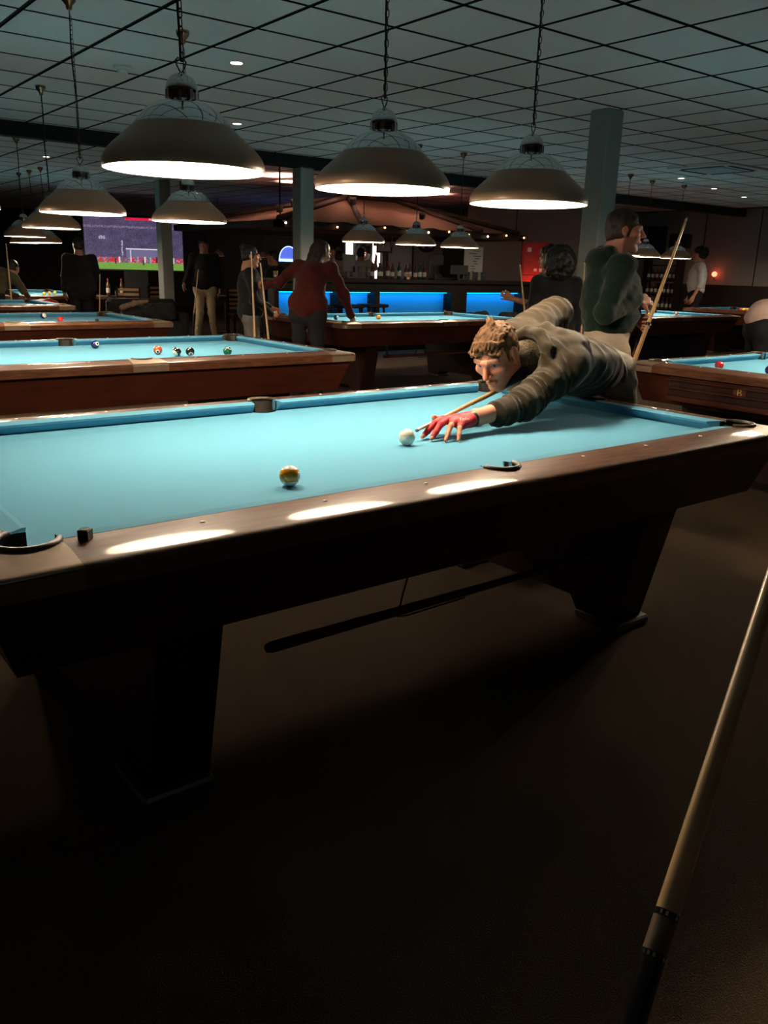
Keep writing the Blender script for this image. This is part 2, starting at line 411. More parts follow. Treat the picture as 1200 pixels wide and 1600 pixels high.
def apron(b, side):
    tz, bz = 0.745, 0.545; tx, ty, bx, by = 1.420, 0.785, 1.355, 0.72; th = 0.025
    def quad(sx0, sx1, sy0, sy1, inset): pass
    if side in ('n', 'f'):
        s = -1 if side == 'n' else 1
        P = lambda x, y, z: (x, s*y, z)
        vs = [P(-tx, ty, tz), P(tx, ty, tz), P(bx, by, bz), P(-bx, by, bz), P(-tx+th, ty-th, tz), P(tx-th, ty-th, tz), P(bx-th, by-th, bz), P(-bx+th, by-th, bz)]
    else:
        s = -1 if side == 'l' else 1
        P = lambda y, x, z: (s*x, y, z)
        vs = [P(-ty, tx, tz), P(ty, tx, tz), P(by, bx, bz), P(-by, bx, bz), P(-ty+th, tx-th, tz), P(ty-th, tx-th, tz), P(by-th, bx-th, bz), P(-by+th, bx-th, bz)]
    b.add(vs, [(0, 1, 2, 3), (7, 6, 5, 4), (0, 4, 5, 1), (3, 2, 6, 7), (0, 3, 7, 4), (1, 5, 6, 2)], False)
def leg(b, sx):
    poly = [(-0.64, 0.56), (-0.52, 0.03), (-0.34, 0.03), (-0.30, 0.085), (0.30, 0.085), (0.34, 0.03), (0.52, 0.03), (0.64, 0.56)]
    b.prism(poly, 'x', sx*0.86 if sx > 0 else -1.03, 1.03 if sx > 0 else -0.86)
def table_proto():
    t = empty('pool_table')
    fix_normals(part('playing_bed', 'felt', t, bed))
    for sy in (-1, 1):
        for sx in (-1, 1): fix_normals(part('cushion', 'felt', t, lambda b: cushion_long(b, sx, sy)))
    for sx in (-1, 1): fix_normals(part('cushion', 'felt', t, lambda b: cushion_end(b, sx)))
    dm = None
    def diamond(b): b.lathe([(0.0001, 0.0016), (0.006, 0.0013), (0.0062, 0.0)], 10)
    rails = []
    for sy in (-1, 1):
        r = part('rail', 'rail_wood', t, lambda b: long_rail(b, sy)); fix_up(r); rails.append(r)
        for k in (-3, -2, -1, 1, 2, 3):
            d = dm if dm else None
            if dm is None: o = part('rail_sight', 'inlay', r, diamond); dm = o.data
            else: o = bpy.data.objects.new('rail_sight', dm); C.objects.link(o); o.parent = r
            o.location = (k*0.3175, sy*(HY+0.094), zprof(0.094)-0.0002)
    for sx in (-1, 1):
        r = part('rail', 'rail_wood_end', t, lambda b: end_rail(b, sx)); fix_up(r)
        for k in (-1, 0, 1):
            o = bpy.data.objects.new('rail_sight', dm); C.objects.link(o); o.parent = r; o.location = (sx*(HX+0.094), k*0.3175, zprof(0.094)-0.0002)
    for sx in (-1, 1):
        for sy in (-1, 1):
            c = part('corner_casting', 'casting', t, lambda b: corner_cap(b, sx, sy)); fix_up(c)
            cx, cy = sx*PC[0], sy*PC[1]; a = math.degrees(math.atan2(sy, sx))
            p = part('pocket_liner', 'pocket_rubber', t, lambda b: pocket(b, (cx, cy), PR, a-150, a+150))
            part('pocket_rim', 'pocket_rim', p, lambda b: pocket_rim(b, (cx, cy), PR, a-118, a+118))
    for sy in (-1, 1):
        p = part('pocket_liner', 'pocket_rubber', t, lambda b: pocket(b, (0, sy*SC[1]), SR, sy*90-120, sy*90+120))
        part('pocket_rim', 'pocket_rim', p, lambda b: pocket_rim(b, (0, sy*SC[1]), SR, sy*90-92, sy*90+92))
    for s in 'nflr': fix_normals(part('apron', 'cabinet_wood', t, lambda b: apron(b, s)))
    part('underframe', 'leg_wood', t, lambda b: b.box((0, 0, 0.60), (2.5, 1.3, 0.06)))
    for sx in (-1, 1):
        l = part('leg', 'leg_wood', t, lambda b: leg(b, sx))
        for sy in (-1, 1):
            def foot(b, sx=sx, sy=sy):
                b.box((sx*0.955, sy*0.44, 0.018), (0.20, 0.22, 0.036), bev=0.008)
            part('foot', 'foot_metal', l, foot)
    return t
def fix_up(o):
    # face winding: make horizontal faces look up, skirts outward
    me = o.data; bm = bmesh.new(); bm.from_mesh(me); cx = sum((v.co for v in bm.verts), Vector())/len(bm.verts)
    for f in bm.faces:
        if abs(f.normal.z) > 0.5:
            if (f.normal.z < 0) == (f.calc_center_median().z > 0.75): f.normal_flip()
    bm.to_mesh(me); bm.free()
proto = table_proto()
TABLES = {}
def place_table(key, loc, rz, label):
    t = proto if not TABLES else copy_tree(proto)
    t.location = (loc[0], loc[1], 0); t.rotation_euler = (0, 0, rz); tag(t, label, 'pool table', 'blue pool tables'); TABLES[key] = t
    return t
def side_plates(t):
    for sy in (-1, 1):
        def f(b):
            xs = [-0.085+0.17*i/24 for i in range(25)]; inner = []; outer = []
            for x in xs:
                y = HY+INO
                if abs(x) < SR: y = max(y, SC[1]+math.sqrt(max(0, SR*SR-x*x)))
                k = 1.0 + 0.25*(1 if x > 0 else -1)*0
                inner.append((x, sy*y)); outer.append((x*1.25, sy*(HY+OUT)))
            if sy > 0: inner.reverse(); outer.reverse()
            strip(b, inner, outer); b.v = [(x, y*1.0012, z+0.0018) for x, y, z in b.v]
        fix_up(part('side_casting', 'casting', t, f))
place_table('T1', (0, 0), 0, 'large blue-cloth pool table in the foreground the player leans over')
for key, loc, rz, lab in [
    ('T2', (0.17, 3.06), 0, 'blue pool table right behind the foreground one, five balls spread on it'),
    ('T3', (0.30, 6.27), 0, 'third blue pool table from the camera on the left, a blue-white ball on it'),
    ('T4', (0.38, 9.38), 0, 'narrow-looking blue pool table, fourth in the left row'),
    ('T5', (2.55, 13.05), PI/2, 'farthest blue pool table on the left, beyond the man in black'),
    ('B1', (4.73, 5.57), 0, 'blue pool table in front of the blue-lit bar'),
    ('R1', (4.43, 0.28), PI, 'blue pool table at the right edge with a B emblem on its end panel'),
    ('R2', (9.15, 5.45), 0, 'blue pool table seen behind the cue of the green-hoodie man'),
    ('R3', (13.3, 5.45), PI/2, 'far right blue pool table with the racked balls by the wall')]:
    side_plates(place_table(key, loc, rz, lab))
# ball-return end panel with emblem on R1 (its near end, local +x because the table is turned)
R1 = TABLES['R1']
er = part('return_box', 'cabinet_wood', R1, lambda b: (b.box((1.40, 0, 0.655), (0.05, 0.98, 0.155), bev=0.006), b.box((1.425, 0, 0.60), (0.06, 0.98, 0.03), bev=0.006), b.box((1.425, 0, 0.715), (0.05, 0.98, 0.012)), b.box((1.425, 0, 0.665), (0.05, 0.98, 0.012))))
part('return_slot', 'leg_wood', er, lambda b: b.box((1.427, 0, 0.69), (0.004, 0.94, 0.036)))
part('return_slot', 'leg_wood', er, lambda b: b.box((1.427, 0, 0.637), (0.004, 0.94, 0.042)))
part('emblem_plate', 'cue_mahog', er, lambda b: b.box((1.431, 0.0, 0.685), (0.006, 0.085, 0.065), bev=0.002))
tx = text_obj('emblem', 'B', 0.062, 'gold_paint', er, 0.0012); tx.rotation_euler = (PI/2, 0, PI/2); tx.location = (1.4355, 0.0, 0.685)
part('emblem_bar', 'gold_paint', er, lambda b: b.box((1.435, 0.0, 0.660), (0.002, 0.07, 0.005)))

# ------------------------------------------------------------------ pendant lamps
LIGHT = bpy.data.lights.new('lamp_light', 'POINT'); LIGHT.energy = LAMP_W; LIGHT.color = LAMP_COL; LIGHT.shadow_soft_size = 0.05
def crom(P, n=4):
    out = []; m = len(P)
    for i in range(m-1):
        p0, p1, p2, p3 = P[max(i-1, 0)], P[i], P[i+1], P[min(i+2, m-1)]
        for k in range(n):
            t = k/n; out.append(tuple(0.5*(2*p1[c]+(p2[c]-p0[c])*t+(2*p0[c]-5*p1[c]+4*p2[c]-p3[c])*t*t+(3*p1[c]-p0[c]-3*p2[c]+p3[c])*t**3) for c in (0, 1)))
    return out+[P[-1]]
def shade_outer(b):
    b.cur = 0; b.lathe(crom([(0.2375, 0.0), (0.2395, 0.013), (0.2345, 0.033), (0.216, 0.058), (0.187, 0.084), (0.161, 0.107), (0.142, 0.124)]), 48)
def shade_top(b):
    b.lathe([(0.143, 0.123), (0.142, 0.126), (0.128, 0.146), (0.105, 0.168), (0.078, 0.184), (0.056, 0.192), (0.046, 0.194)], 40)
def cap(b):
    b.lathe([(0.046, 0.218), (0.047, 0.222), (0.044, 0.238), (0.034, 0.254), (0.018, 0.264), (0.0001, 0.267)], 24)
def vent(b):
    b.lathe([(0.038, 0.19), (0.038, 0.222)], 20)
    for i in range(12):
        a = 2*PI*i/12; b.box((0.045*math.cos(a), 0.045*math.sin(a), 0.206), (0.006, 0.010, 0.028), a)
def shade_inner(b):
    b.lathe([(0.2372, 0.0), (0.232, 0.010), (0.222, 0.045), (0.198, 0.072), (0.168, 0.095), (0.136, 0.122), (0.10, 0.158), (0.0001, 0.180)][::-1], 48)
def link(b):
    pts = []
    for i in range(12):
        a = 2*PI*i/12; pts.append((0.0065*math.cos(a), 0, 0.013*(1 if math.sin(a) > 0 else -1)*(abs(math.sin(a))**0.5)))
    b.tube(pts+[pts[0]], 0.0018, 5, caps=False)
SH = {}
def lamp(loc, label, chain=False, light=True, group='dome pendant lamps over the tables', wav=0.02):
    t = empty('pendant_lamp', (loc[0], loc[1], loc[2]), random.uniform(0, 0.5), label, 'lamp', group)
    def P(name, m, fn, par=t):
        if name in SH: o = bpy.data.objects.new(name, SH[name]); C.objects.link(o); o.parent = par
        else: o = part(name, m, par, fn); SH[name] = o.data
        return o
    sh = P('shade', 'shade_dark', shade_outer); P('shade_crown', 'shade_chrome', shade_top); P('shade_lining', 'shade_white', shade_inner)
    P('cap', 'shade_chrome', cap); P('vent_ring', 'chrome', vent); P('bulb', 'bulb', lambda b: b.sphere((0, 0, 0.10), 0.035, 14, 8))
    P('hook', 'chain', lambda b: b.tube([(0.0, 0, 0.264), (0.014, 0, 0.285), (0.018, 0, 0.298), (0.010, 0, 0.306), (0, 0, 0.297), (-0.010, 0, 0.306), (-0.018, 0, 0.298), (-0.014, 0, 0.285), (0, 0, 0.264)], 0.0022, 6))
    P('canopy', 'brass', lambda b: b.lathe([(0.0001, CEIL-1.6-0.075), (0.014, CEIL-1.6-0.07), (0.018, CEIL-1.6-0.05), (0.036, CEIL-1.6-0.03), (0.042, CEIL-1.6-0.01), (0.042, CEIL-1.6+0.004)], 16)).location = (0, 0, 1.6-loc[2])
    top = CEIL-loc[2]-0.07; z0 = 0.298; pts = []; ph = random.uniform(0, 6)
    for i in range(24):
        z = z0+(top-z0)*i/23; s = math.sin(PI*i/23)
        pts.append((wav*0.55*s*math.sin(9*z+ph), wav*0.4*s*math.cos(7*z+ph), z))
    part('cord', 'cord', t, lambda b: b.tube(pts, 0.0035 if chain else 0.0045, 6))
    n = int((top-0.31)/0.0225)
    if chain:
        for i in range(n):
            o = P('chain_link', 'chain', link); o.location = (0.004, 0, 0.31+0.0225*i); o.rotation_euler = (0, 0.03*math.sin(i), (i % 2)*PI/2+0.3)
    else:
        part('chain', 'chain', t, lambda b: [b.tube([(0.006*(-1)**i, 0, 0.31+0.0225*i), (0.006*(-1)**(i+1), 0, 0.31+0.0225*(i+1))], 0.0022, 4) for i in range(n)])
    if light:
        l = bpy.data.objects.new('lamp_light', LIGHT); C.objects.link(l); l.parent = t; l.location = (0, 0, 0.018)
    return t
lamp((-0.539, 0.18, 1.605), 'nearest and largest dome pendant lamp, hanging at the left above the foreground table', True)
lamp((0.212, 0.18, 1.605), 'middle of the three dome pendant lamps above the foreground table', True)
lamp((0.963, 0.18, 1.605), 'right-hand dome pendant lamp above the foreground table, beside the pillar', True)
lamp((0.04, 2.80, 1.60), 'dome pendant lamp at left over the second table, half below the black ceiling beam', True)
lamp((0.81, 3.03, 1.60), 'small-looking dome pendant lamp under the largest one, in front of the football screen', True)
lamp((-0.62, 2.95, 1.60), 'dome pendant lamp cut by the left picture edge, over the second table')
for x, y, la in [(0.66, 5.45, 'dome pendant lamp over the third table, partly hidden by the lamp in front'), (-0.06, 5.45, 'dome pendant lamp over the third table, barely showing at the left edge'),
                 (1.35, 8.8, 'dome pendant lamp over the fourth table on the left'),
                 (4.08, 5.55, 'leftmost of the three small dome pendant lamps in front of the bar'), (4.90, 5.62, 'middle of the three small dome pendant lamps in front of the bar'), (5.72, 5.75, 'rightmost of the three small dome pendant lamps in front of the bar'),
                 (8.75, 5.55, 'dome pendant lamp hidden behind the head of the green-hoodie man'), (9.62, 5.80, 'dome pendant lamp beside the chin of the green-hoodie man'), (10.45, 5.80, 'dome pendant lamp crossed by the cue of the green-hoodie man'),
                 (13.3, 5.50, 'dome pendant lamp at the right edge over the racked balls'),
                 (0.45, 8.8, 'dome pendant lamp of the fourth table outside the left edge')]:
    if la.endswith('outside the left edge'): continue
    lamp((x, y, 1.60+(0.02 if x > 3 else 0)), la)
for k, y in enumerate((12.0, 12.6, 13.2)): lamp((2.55, y, 1.60), ['nearest', 'middle', 'farthest'][k]+' of three thin-corded lamps at far left over the last table')
# off-frame lamps of the right-hand table keep that table lit
for x, la in ((3.7, 'nearest'), (4.43, 'middle'), (5.16, 'farthest')): lamp((x, 0.25, 1.60), la+' dome pendant lamp over the table with the B emblem')

# ------------------------------------------------------------------ distance-field modelling for people and cloth
_rs = np.random.RandomState(3); _LAT = _rs.rand(32, 32, 32).astype(np.float32)
def noise3(P):
    Q = P % 32.0; i = np.floor(Q).astype(np.int32); f = Q-i; f = f*f*(3-2*f); i %= 32; j = (i+1) % 32
    x0, y0, z0 = i[..., 0], i[..., 1], i[..., 2]; x1, y1, z1 = j[..., 0], j[..., 1], j[..., 2]; fx, fy, fz = f[..., 0], f[..., 1], f[..., 2]
    a = _LAT[x0, y0, z0]*(1-fx)+_LAT[x1, y0, z0]*fx; b = _LAT[x0, y1, z0]*(1-fx)+_LAT[x1, y1, z0]*fx
    c = _LAT[x0, y0, z1]*(1-fx)+_LAT[x1, y0, z1]*fx; d = _LAT[x0, y1, z1]*(1-fx)+_LAT[x1, y1, z1]*fx
    return (a*(1-fy)+b*fy)*(1-fz)+(c*(1-fy)+d*fy)*fz
def V3(p): return np.array(p, np.float32)
class Field:
    def __init__(s, prims, h, pad=0.05):
        s.h = h; lo = np.full(3, 1e9); hi = -lo
        for p in prims:
            if p.get('sub'): continue
            l, u = s.bb(p); lo = np.minimum(lo, l); hi = np.maximum(hi, u)
        lo -= pad; hi += pad; s.lo = lo; n = np.ceil((hi-lo)/h).astype(int)+1; s.n = n
        s.F = np.full(tuple(n), 0.2, np.float32)
        for p in prims: s.put(p)
    def bb(s, p):
        if p['t'] == 'c':
            A = np.minimum(np.array(p['a'])-p['ra'], np.array(p['b'])-p['rb']); B = np.maximum(np.array(p['a'])+p['ra'], np.array(p['b'])+p['rb']); return A, B
        R = np.abs(np.array(p['R'])) @ np.array(p['r']); return np.array(p['c'])-R, np.array(p['c'])+R
    def pts(s, i0, i1):
        g = [s.lo[k]+s.h*np.arange(i0[k], i1[k], dtype=np.float32) for k in range(3)]
        return np.stack(np.meshgrid(*g, indexing='ij'), -1).astype(np.float32)
    def put(s, p):
        k = p.get('k', 0.02); l, u = s.bb(p); m = k+3*s.h
        i0 = np.maximum(0, np.floor((l-m-s.lo)/s.h)).astype(int); i1 = np.minimum(s.n, np.ceil((u+m-s.lo)/s.h).astype(int)+1)
        if np.any(i1 <= i0): return
        P = s.pts(i0, i1)
        if p['t'] == 'c':
            a, b = V3(p['a']), V3(p['b']); ab = b-a; L = float(ab@ab)+1e-12
            t = np.clip(((P-a)@ab)/L, 0, 1); d = np.linalg.norm(P-a-t[..., None]*ab, axis=-1)-(p['ra']+t*(p['rb']-p['ra']))
        else:
            q = (P-V3(p['c']))@np.array(p['R'], np.float32); r = V3(p['r'])
            k0 = np.linalg.norm(q/r, axis=-1); k1 = np.linalg.norm(q/(r*r), axis=-1)+1e-9; d = k0*(k0-1)/k1
        sl = tuple(slice(i0[x], i1[x]) for x in range(3)); F = s.F[sl]
        if p.get('sub'):
            hh = np.clip(0.5-0.5*(F+d)/k, 0, 1); s.F[sl] = F*(1-hh)-d*hh+k*hh*(1-hh)
        else:
            hh = np.clip(0.5+0.5*(d-F)/k, 0, 1); s.F[sl] = d*(1-hh)+F*hh-k*hh*(1-hh)
    def disp(s, fn):
        m = np.abs(s.F) < 0.06; idx = np.argwhere(m); P = (s.lo+idx*s.h).astype(np.float32); s.F[m] += fn(P)
    def mesh(s):
        F = s.F; n = np.array(F.shape); ins = F < 0; nc = n-1
        cs = np.zeros(tuple(nc), np.int8)
        for d in np.ndindex(2, 2, 2): cs += ins[d[0]:nc[0]+d[0], d[1]:nc[1]+d[1], d[2]:nc[2]+d[2]]
        act = (cs > 0) & (cs < 8); ids = np.full(tuple(nc), -1, np.int64); A = np.argwhere(act); ids[act] = np.arange(len(A))
        acc = np.zeros((len(A), 3)); cnt = np.zeros(len(A))
        corners = list(np.ndindex(2, 2, 2)); fv = {c: F[A[:, 0]+c[0], A[:, 1]+c[1], A[:, 2]+c[2]] for c in corners}
        for c in corners:
            for ax in range(3):
                if c[ax]: continue
                e = list(c); e[ax] = 1; e = tuple(e); f0, f1 = fv[c], fv[e]; m = (f0 < 0) != (f1 < 0)
                t = f0[m]/(f0[m]-f1[m]); p = np.tile(np.array(c, float), (m.sum(), 1)); p[:, ax] += t; acc[m] += p; cnt[m] += 1
        V = s.lo+(A+acc/cnt[:, None])*s.h; quads = []
        for ax in range(3):
            a, b = (ax+1) % 3, (ax+2) % 3
            lo = [slice(None)]*3; hi = [slice(None)]*3; lo[ax] = slice(0, n[ax]-1); hi[ax] = slice(1, n[ax])
            ch = ins[tuple(lo)] != ins[tuple(hi)]; E = np.argwhere(ch); ok = (E[:, a] > 0) & (E[:, b] > 0) & (E[:, a] < n[a]-1) & (E[:, b] < n[b]-1); E = E[ok]
            def cid(da, db):
                Q = E.copy(); Q[:, a] += da; Q[:, b] += db; return ids[Q[:, 0], Q[:, 1], Q[:, 2]]
            q = np.stack([cid(-1, -1), cid(0, -1), cid(0, 0), cid(-1, 0)], 1); s0 = ins[E[:, 0], E[:, 1], E[:, 2]]
            q[~s0] = q[~s0][:, ::-1]; quads.append(q)
        return V, np.concatenate(quads)
def mesh_obj(name, V, Q, m, parent=None, cols=None):
    me = bpy.data.meshes.new(name); me.vertices.add(len(V)); me.vertices.foreach_set('co', np.asarray(V, np.float32).ravel())
    me.loops.add(Q.size); me.loops.foreach_set('vertex_index', Q.astype(np.int32).ravel())
    me.polygons.add(len(Q)); me.polygons.foreach_set('loop_start', np.arange(0, Q.size, 4, dtype=np.int32)); me.polygons.foreach_set('use_smooth', np.ones(len(Q), bool))
    me.update(calc_edges=True); me.materials.append(MATS[m])
    if cols is not None:
        a = me.color_attributes.new('Col', 'FLOAT_COLOR', 'POINT'); c4 = np.ones((len(V), 4), np.float32); c4[:, :3] = cols; a.data.foreach_set('color', c4.ravel())
    o = bpy.data.objects.new(name, me); C.objects.link(o); o.parent = parent
    return o
I3 = np.eye(3)
def cap_(a, b, ra, rb=None, k=0.02, **kw): return dict(t='c', a=tuple(a), b=tuple(b), ra=ra, rb=ra if rb is None else rb, k=k, **kw)
def ell(c, r, R=I3, k=0.02, **kw): return dict(t='e', c=tuple(c), r=tuple(r), R=R, k=k, **kw)
def frame(F, U):
    F = np.array(F, float); F /= np.linalg.norm(F); U = np.array(U, float); U = U-F*(U@F); U /= np.linalg.norm(U); R = np.cross(F, U)
    return np.stack([R, F, U], 1)      # columns: right, forward, up
def head_prims(O, M, s=1.0, beard=False):
    O = np.array(O, float)
    T = lambda x, y, z: O+s*(M@np.array((x, y, z)))
    e = lambda c, r, k=0.015, **kw: ell(T(*c), tuple(s*x for x in r), M, k, **kw)
    c = lambda a, b, ra, rb, k=0.01, **kw: cap_(T(*a), T(*b), s*ra, s*rb, k, **kw)
    P = [e((0, -.018, .032), (.071, .089, .077)), e((0, .022, -.028), (.061, .070, .082), .03), c((.050, 0, -.052), (.016, .058, -.104), .021, .018, .02), c((-.050, 0, -.052), (-.016, .058, -.104), .021, .018, .02),
         e((0, .066, -.103), (.021, .018, .017), .02), e((.040, .060, -.018), (.024, .022, .018), .02), e((-.040, .060, -.018), (.024, .022, .018), .02),
         c((.010, .087, .024), (.044, .073, .026), .012, .011, .012), c((-.010, .087, .024), (-.044, .073, .026), .012, .011, .012),
         e((.031, .097, .005), (.018, .018, .010), .007, sub=True), e((-.031, .097, .005), (.018, .018, .010), .007, sub=True),
         c((0, .089, .014), (0, .113, -.027), .0085, .0115, .010), e((.012, .100, -.031), (.0085, .010, .008), .006), e((-.012, .100, -.031), (.0085, .010, .008), .006),
         c((-.019, .088, -.062), (0, .095, -.058), .0045, .006, .006), c((.019, .088, -.062), (0, .095, -.058), .0045, .006, .006), c((-.016, .087, -.070), (.016, .087, -.070), .0065, .0065, .006),
         c((-.022, .092, -.0655), (.022, .092, -.0655), .0022, .0022, .004, sub=True)]
    for sg in (-1, 1):
        P += [e((sg*.078, -.010, .000), (.010, .021, .031), .006), e((sg*.088, -.004, .004), (.006, .012, .018), .004, sub=True), e((sg*.076, -.004, -.028), (.008, .009, .010), .005)]
    P += [c((0, -.035, -.05), (0, -.055, -.15), .053, .056, .03)]
    return P
def head_cols(V, O, M, skin, s=1.0, hairc=(0.05, 0.03, 0.02), beard=0.0, brow=0.8):
    q = ((V-np.array(O))@M)/s; col = np.tile(np.array(skin, np.float32), (len(V), 1))
    x, y, z = np.abs(q[:, 0]), q[:, 1], q[:, 2]
    hd = (np.abs(q) < 0.17).all(1)
    def mix(w, c): col[:] = col*(1-w[:, None])+np.array(c, np.float32)*w[:, None]
    g = lambda cx, cy, cz, r: np.exp(-(((x-cx)/r[0])**2+((y-cy)/r[1])**2+((z-cz)/r[2])**2))*hd
    mix(0.45*g(.040, .07, -.022, (.022, .03, .02)), np.array(skin)*np.array((1.15, .72, .65)))
    mix(0.5*g(0, .11, -.03, (.014, .02, .014)), np.array(skin)*np.array((1.15, .70, .62)))
    mix(0.75*g(0, .092, -.065, (.021, .02, .008)), np.array(skin)*np.array((.85, .45, .42)))
    zb = .036-.10*np.maximum(x-.033, 0)+.02*np.minimum(x-.02, 0)
    mix(brow*((np.abs(z-zb) < .0075) & (x > .013) & (x < .052) & (y > .05) & hd).astype(np.float32), hairc)
    if beard: mix(beard*((z < -.030) & (y > -.01) & hd & ~((z > -.05) & (x < .02) & (y > .099)) & ((x > .018+.3*np.maximum(z+.08, 0)) | (z < -.075) | ((z > -.057) & (z < -.045)))).astype(np.float32), hairc)
    mix(0.5*g(.074, -.006, 0, (.012, .03, .035)), np.array(skin)*np.array((1.1, .6, .5)))
    return col
def eyes(parent, O, M, s, look=(0, 1, 0)):
    O = np.array(O, float); L = np.array(look, float)/np.linalg.norm(look)
    for sg in (-1, 1):
        c = O+s*(M@np.array((sg*.031, .0690, .0045))); b = MB()
        b.sphere(c, .0125*s, 14, 8); n = len(b.f); b.cur = 1
        d = M@(L+np.array((0, 0, 0))); d /= np.linalg.norm(d); b.sphere(c+d*.0066*s, .0072*s, 10, 6)
        b.build('eye', ['eye_white', 'iris'], parent)
def hand_prims(W, fd, pn, side, curl=(0.4, 0.5, 0.4), s=1.0, spread=0.12, thumb=0.7):
    """wrist W, finger direction fd, palm normal pn (the way the palm faces), side +1: thumb to lat"""
    fd = np.array(fd, float); fd /= np.linalg.norm(fd); pn = np.array(pn, float); pn = pn-fd*(pn@fd); pn /= np.linalg.norm(pn)
    lat = np.cross(fd, pn)*side; W = np.array(W, float); P = []
    for o, Ln in ((.030, .080), (.010, .086), (-.011, .082), (-.030, .072)):
        P.append(cap_(W+lat*o*.55*s, W+(fd*Ln+lat*o)*s, .015*s, .012*s, .012))
    for i, (o, Ln, ls) in enumerate(((.030, .080, (.043, .027, .021)), (.010, .086, (.048, .031, .023)), (-.011, .082, (.044, .029, .022)), (-.030, .072, (.035, .022, .019)))):
        p = W+(fd*Ln+lat*o)*s; d = fd*math.cos(spread*(1.5-i)*.7)+lat*math.sin(spread*(1.5-i)*.7); ang = 0
        for j in range(3):
            ang += curl[j]; dd = d*math.cos(ang)+pn*math.sin(ang); qn = p+dd*ls[j]*s; r0 = (.0098, .0088, .0078)[j]*s
            P.append(cap_(p, qn, r0, r0*.9, .004)); p = qn
    b = W+(fd*.022+lat*.022)*s; d1 = (fd*math.cos(thumb)+lat*math.sin(thumb)+pn*.35); d1 /= np.linalg.norm(d1); p1 = b+d1*.045*s
    d2 = d1*.75+pn*.5+fd*.2; d2 /= np.linalg.norm(d2); p2 = p1+d2*.032*s; d3 = d2*.8+fd*.1+pn*.4; d3 /= np.linalg.norm(d3)
    P += [cap_(b, p1, .016*s, .0115*s, .01), cap_(p1, p2, .0108*s, .0098*s, .004), cap_(p2, p2+d3*.025*s, .0096*s, .0082*s, .004)]
    return P
def solid_mat(name, col, **k):
    if name not in MATS: mat(name, col, **k)
    return name
def hair_mesh(name, O, M, s, style, h, m, parent):
    O = np.array(O, float); T = lambda x, y, z: O+s*(M@np.array((x, y, z)))
    e = lambda c, r, k=0.015, **kw: ell(T(*c), tuple(s*x for x in r), M, k, **kw)
    rs = np.random.RandomState(abs(hash(name)) % 1000 if False else len(name)*7+len(style))
    P = [e((0, -.024, .045), (.080, .097, .083))]
    if style == 'long':
        P += [cap_(T(-.045, -.06, .02), T(-.055, -.09, -.16), .052*s, .035*s, .04), cap_(T(.045, -.06, .02), T(.055, -.09, -.16), .052*s, .035*s, .04), cap_(T(0, -.07, .02), T(0, -.11, -.20), .06*s, .04*s, .04)]
    if style == 'bun': P += [e((0, -.10, .10), (.04, .04, .04))]
    if style == 'curly':
        for i in range(70):
            v = rs.randn(3); v /= np.linalg.norm(v); v[2] = v[2]*.9+.1
            if v[1] > .45 and v[2] < .45: continue
            P.append(e((v[0]*.098, -.03+v[1]*.108, .03+v[2]*.105), (.030, .030, .030), .01))
    if style == 'long_curly':
        for i in range(140):
            v = rs.randn(3); v /= np.linalg.norm(v); v[1] -= .35; z = v[2]
            if v[1] > .30 and z < .5: continue
            P.append(e((v[0]*.125, -.035+v[1]*.115, -.005+z*.145), (.036, .036, .036), .012))
    if style != 'curly' and style != 'long_curly':
        P += [e((sg*.055, -.03, .0), (.026, .062, .052), .02) for sg in (-1, 1)]+[e((0, -.07, -.015), (.062, .045, .06), .02)]
    P += [e((0, .095, -.035), (.066, .075, .085), .012, sub=True), e((0, .12, .0), (.052, .06, .06), .02, sub=True)]
    F = Field(P, h); F.disp(lambda p: (noise3(p*np.array((70, 70, 45), np.float32)/s)-.5)*.012*s)
    V, Q = F.mesh(); return mesh_obj('hair', V, Q, m, parent)

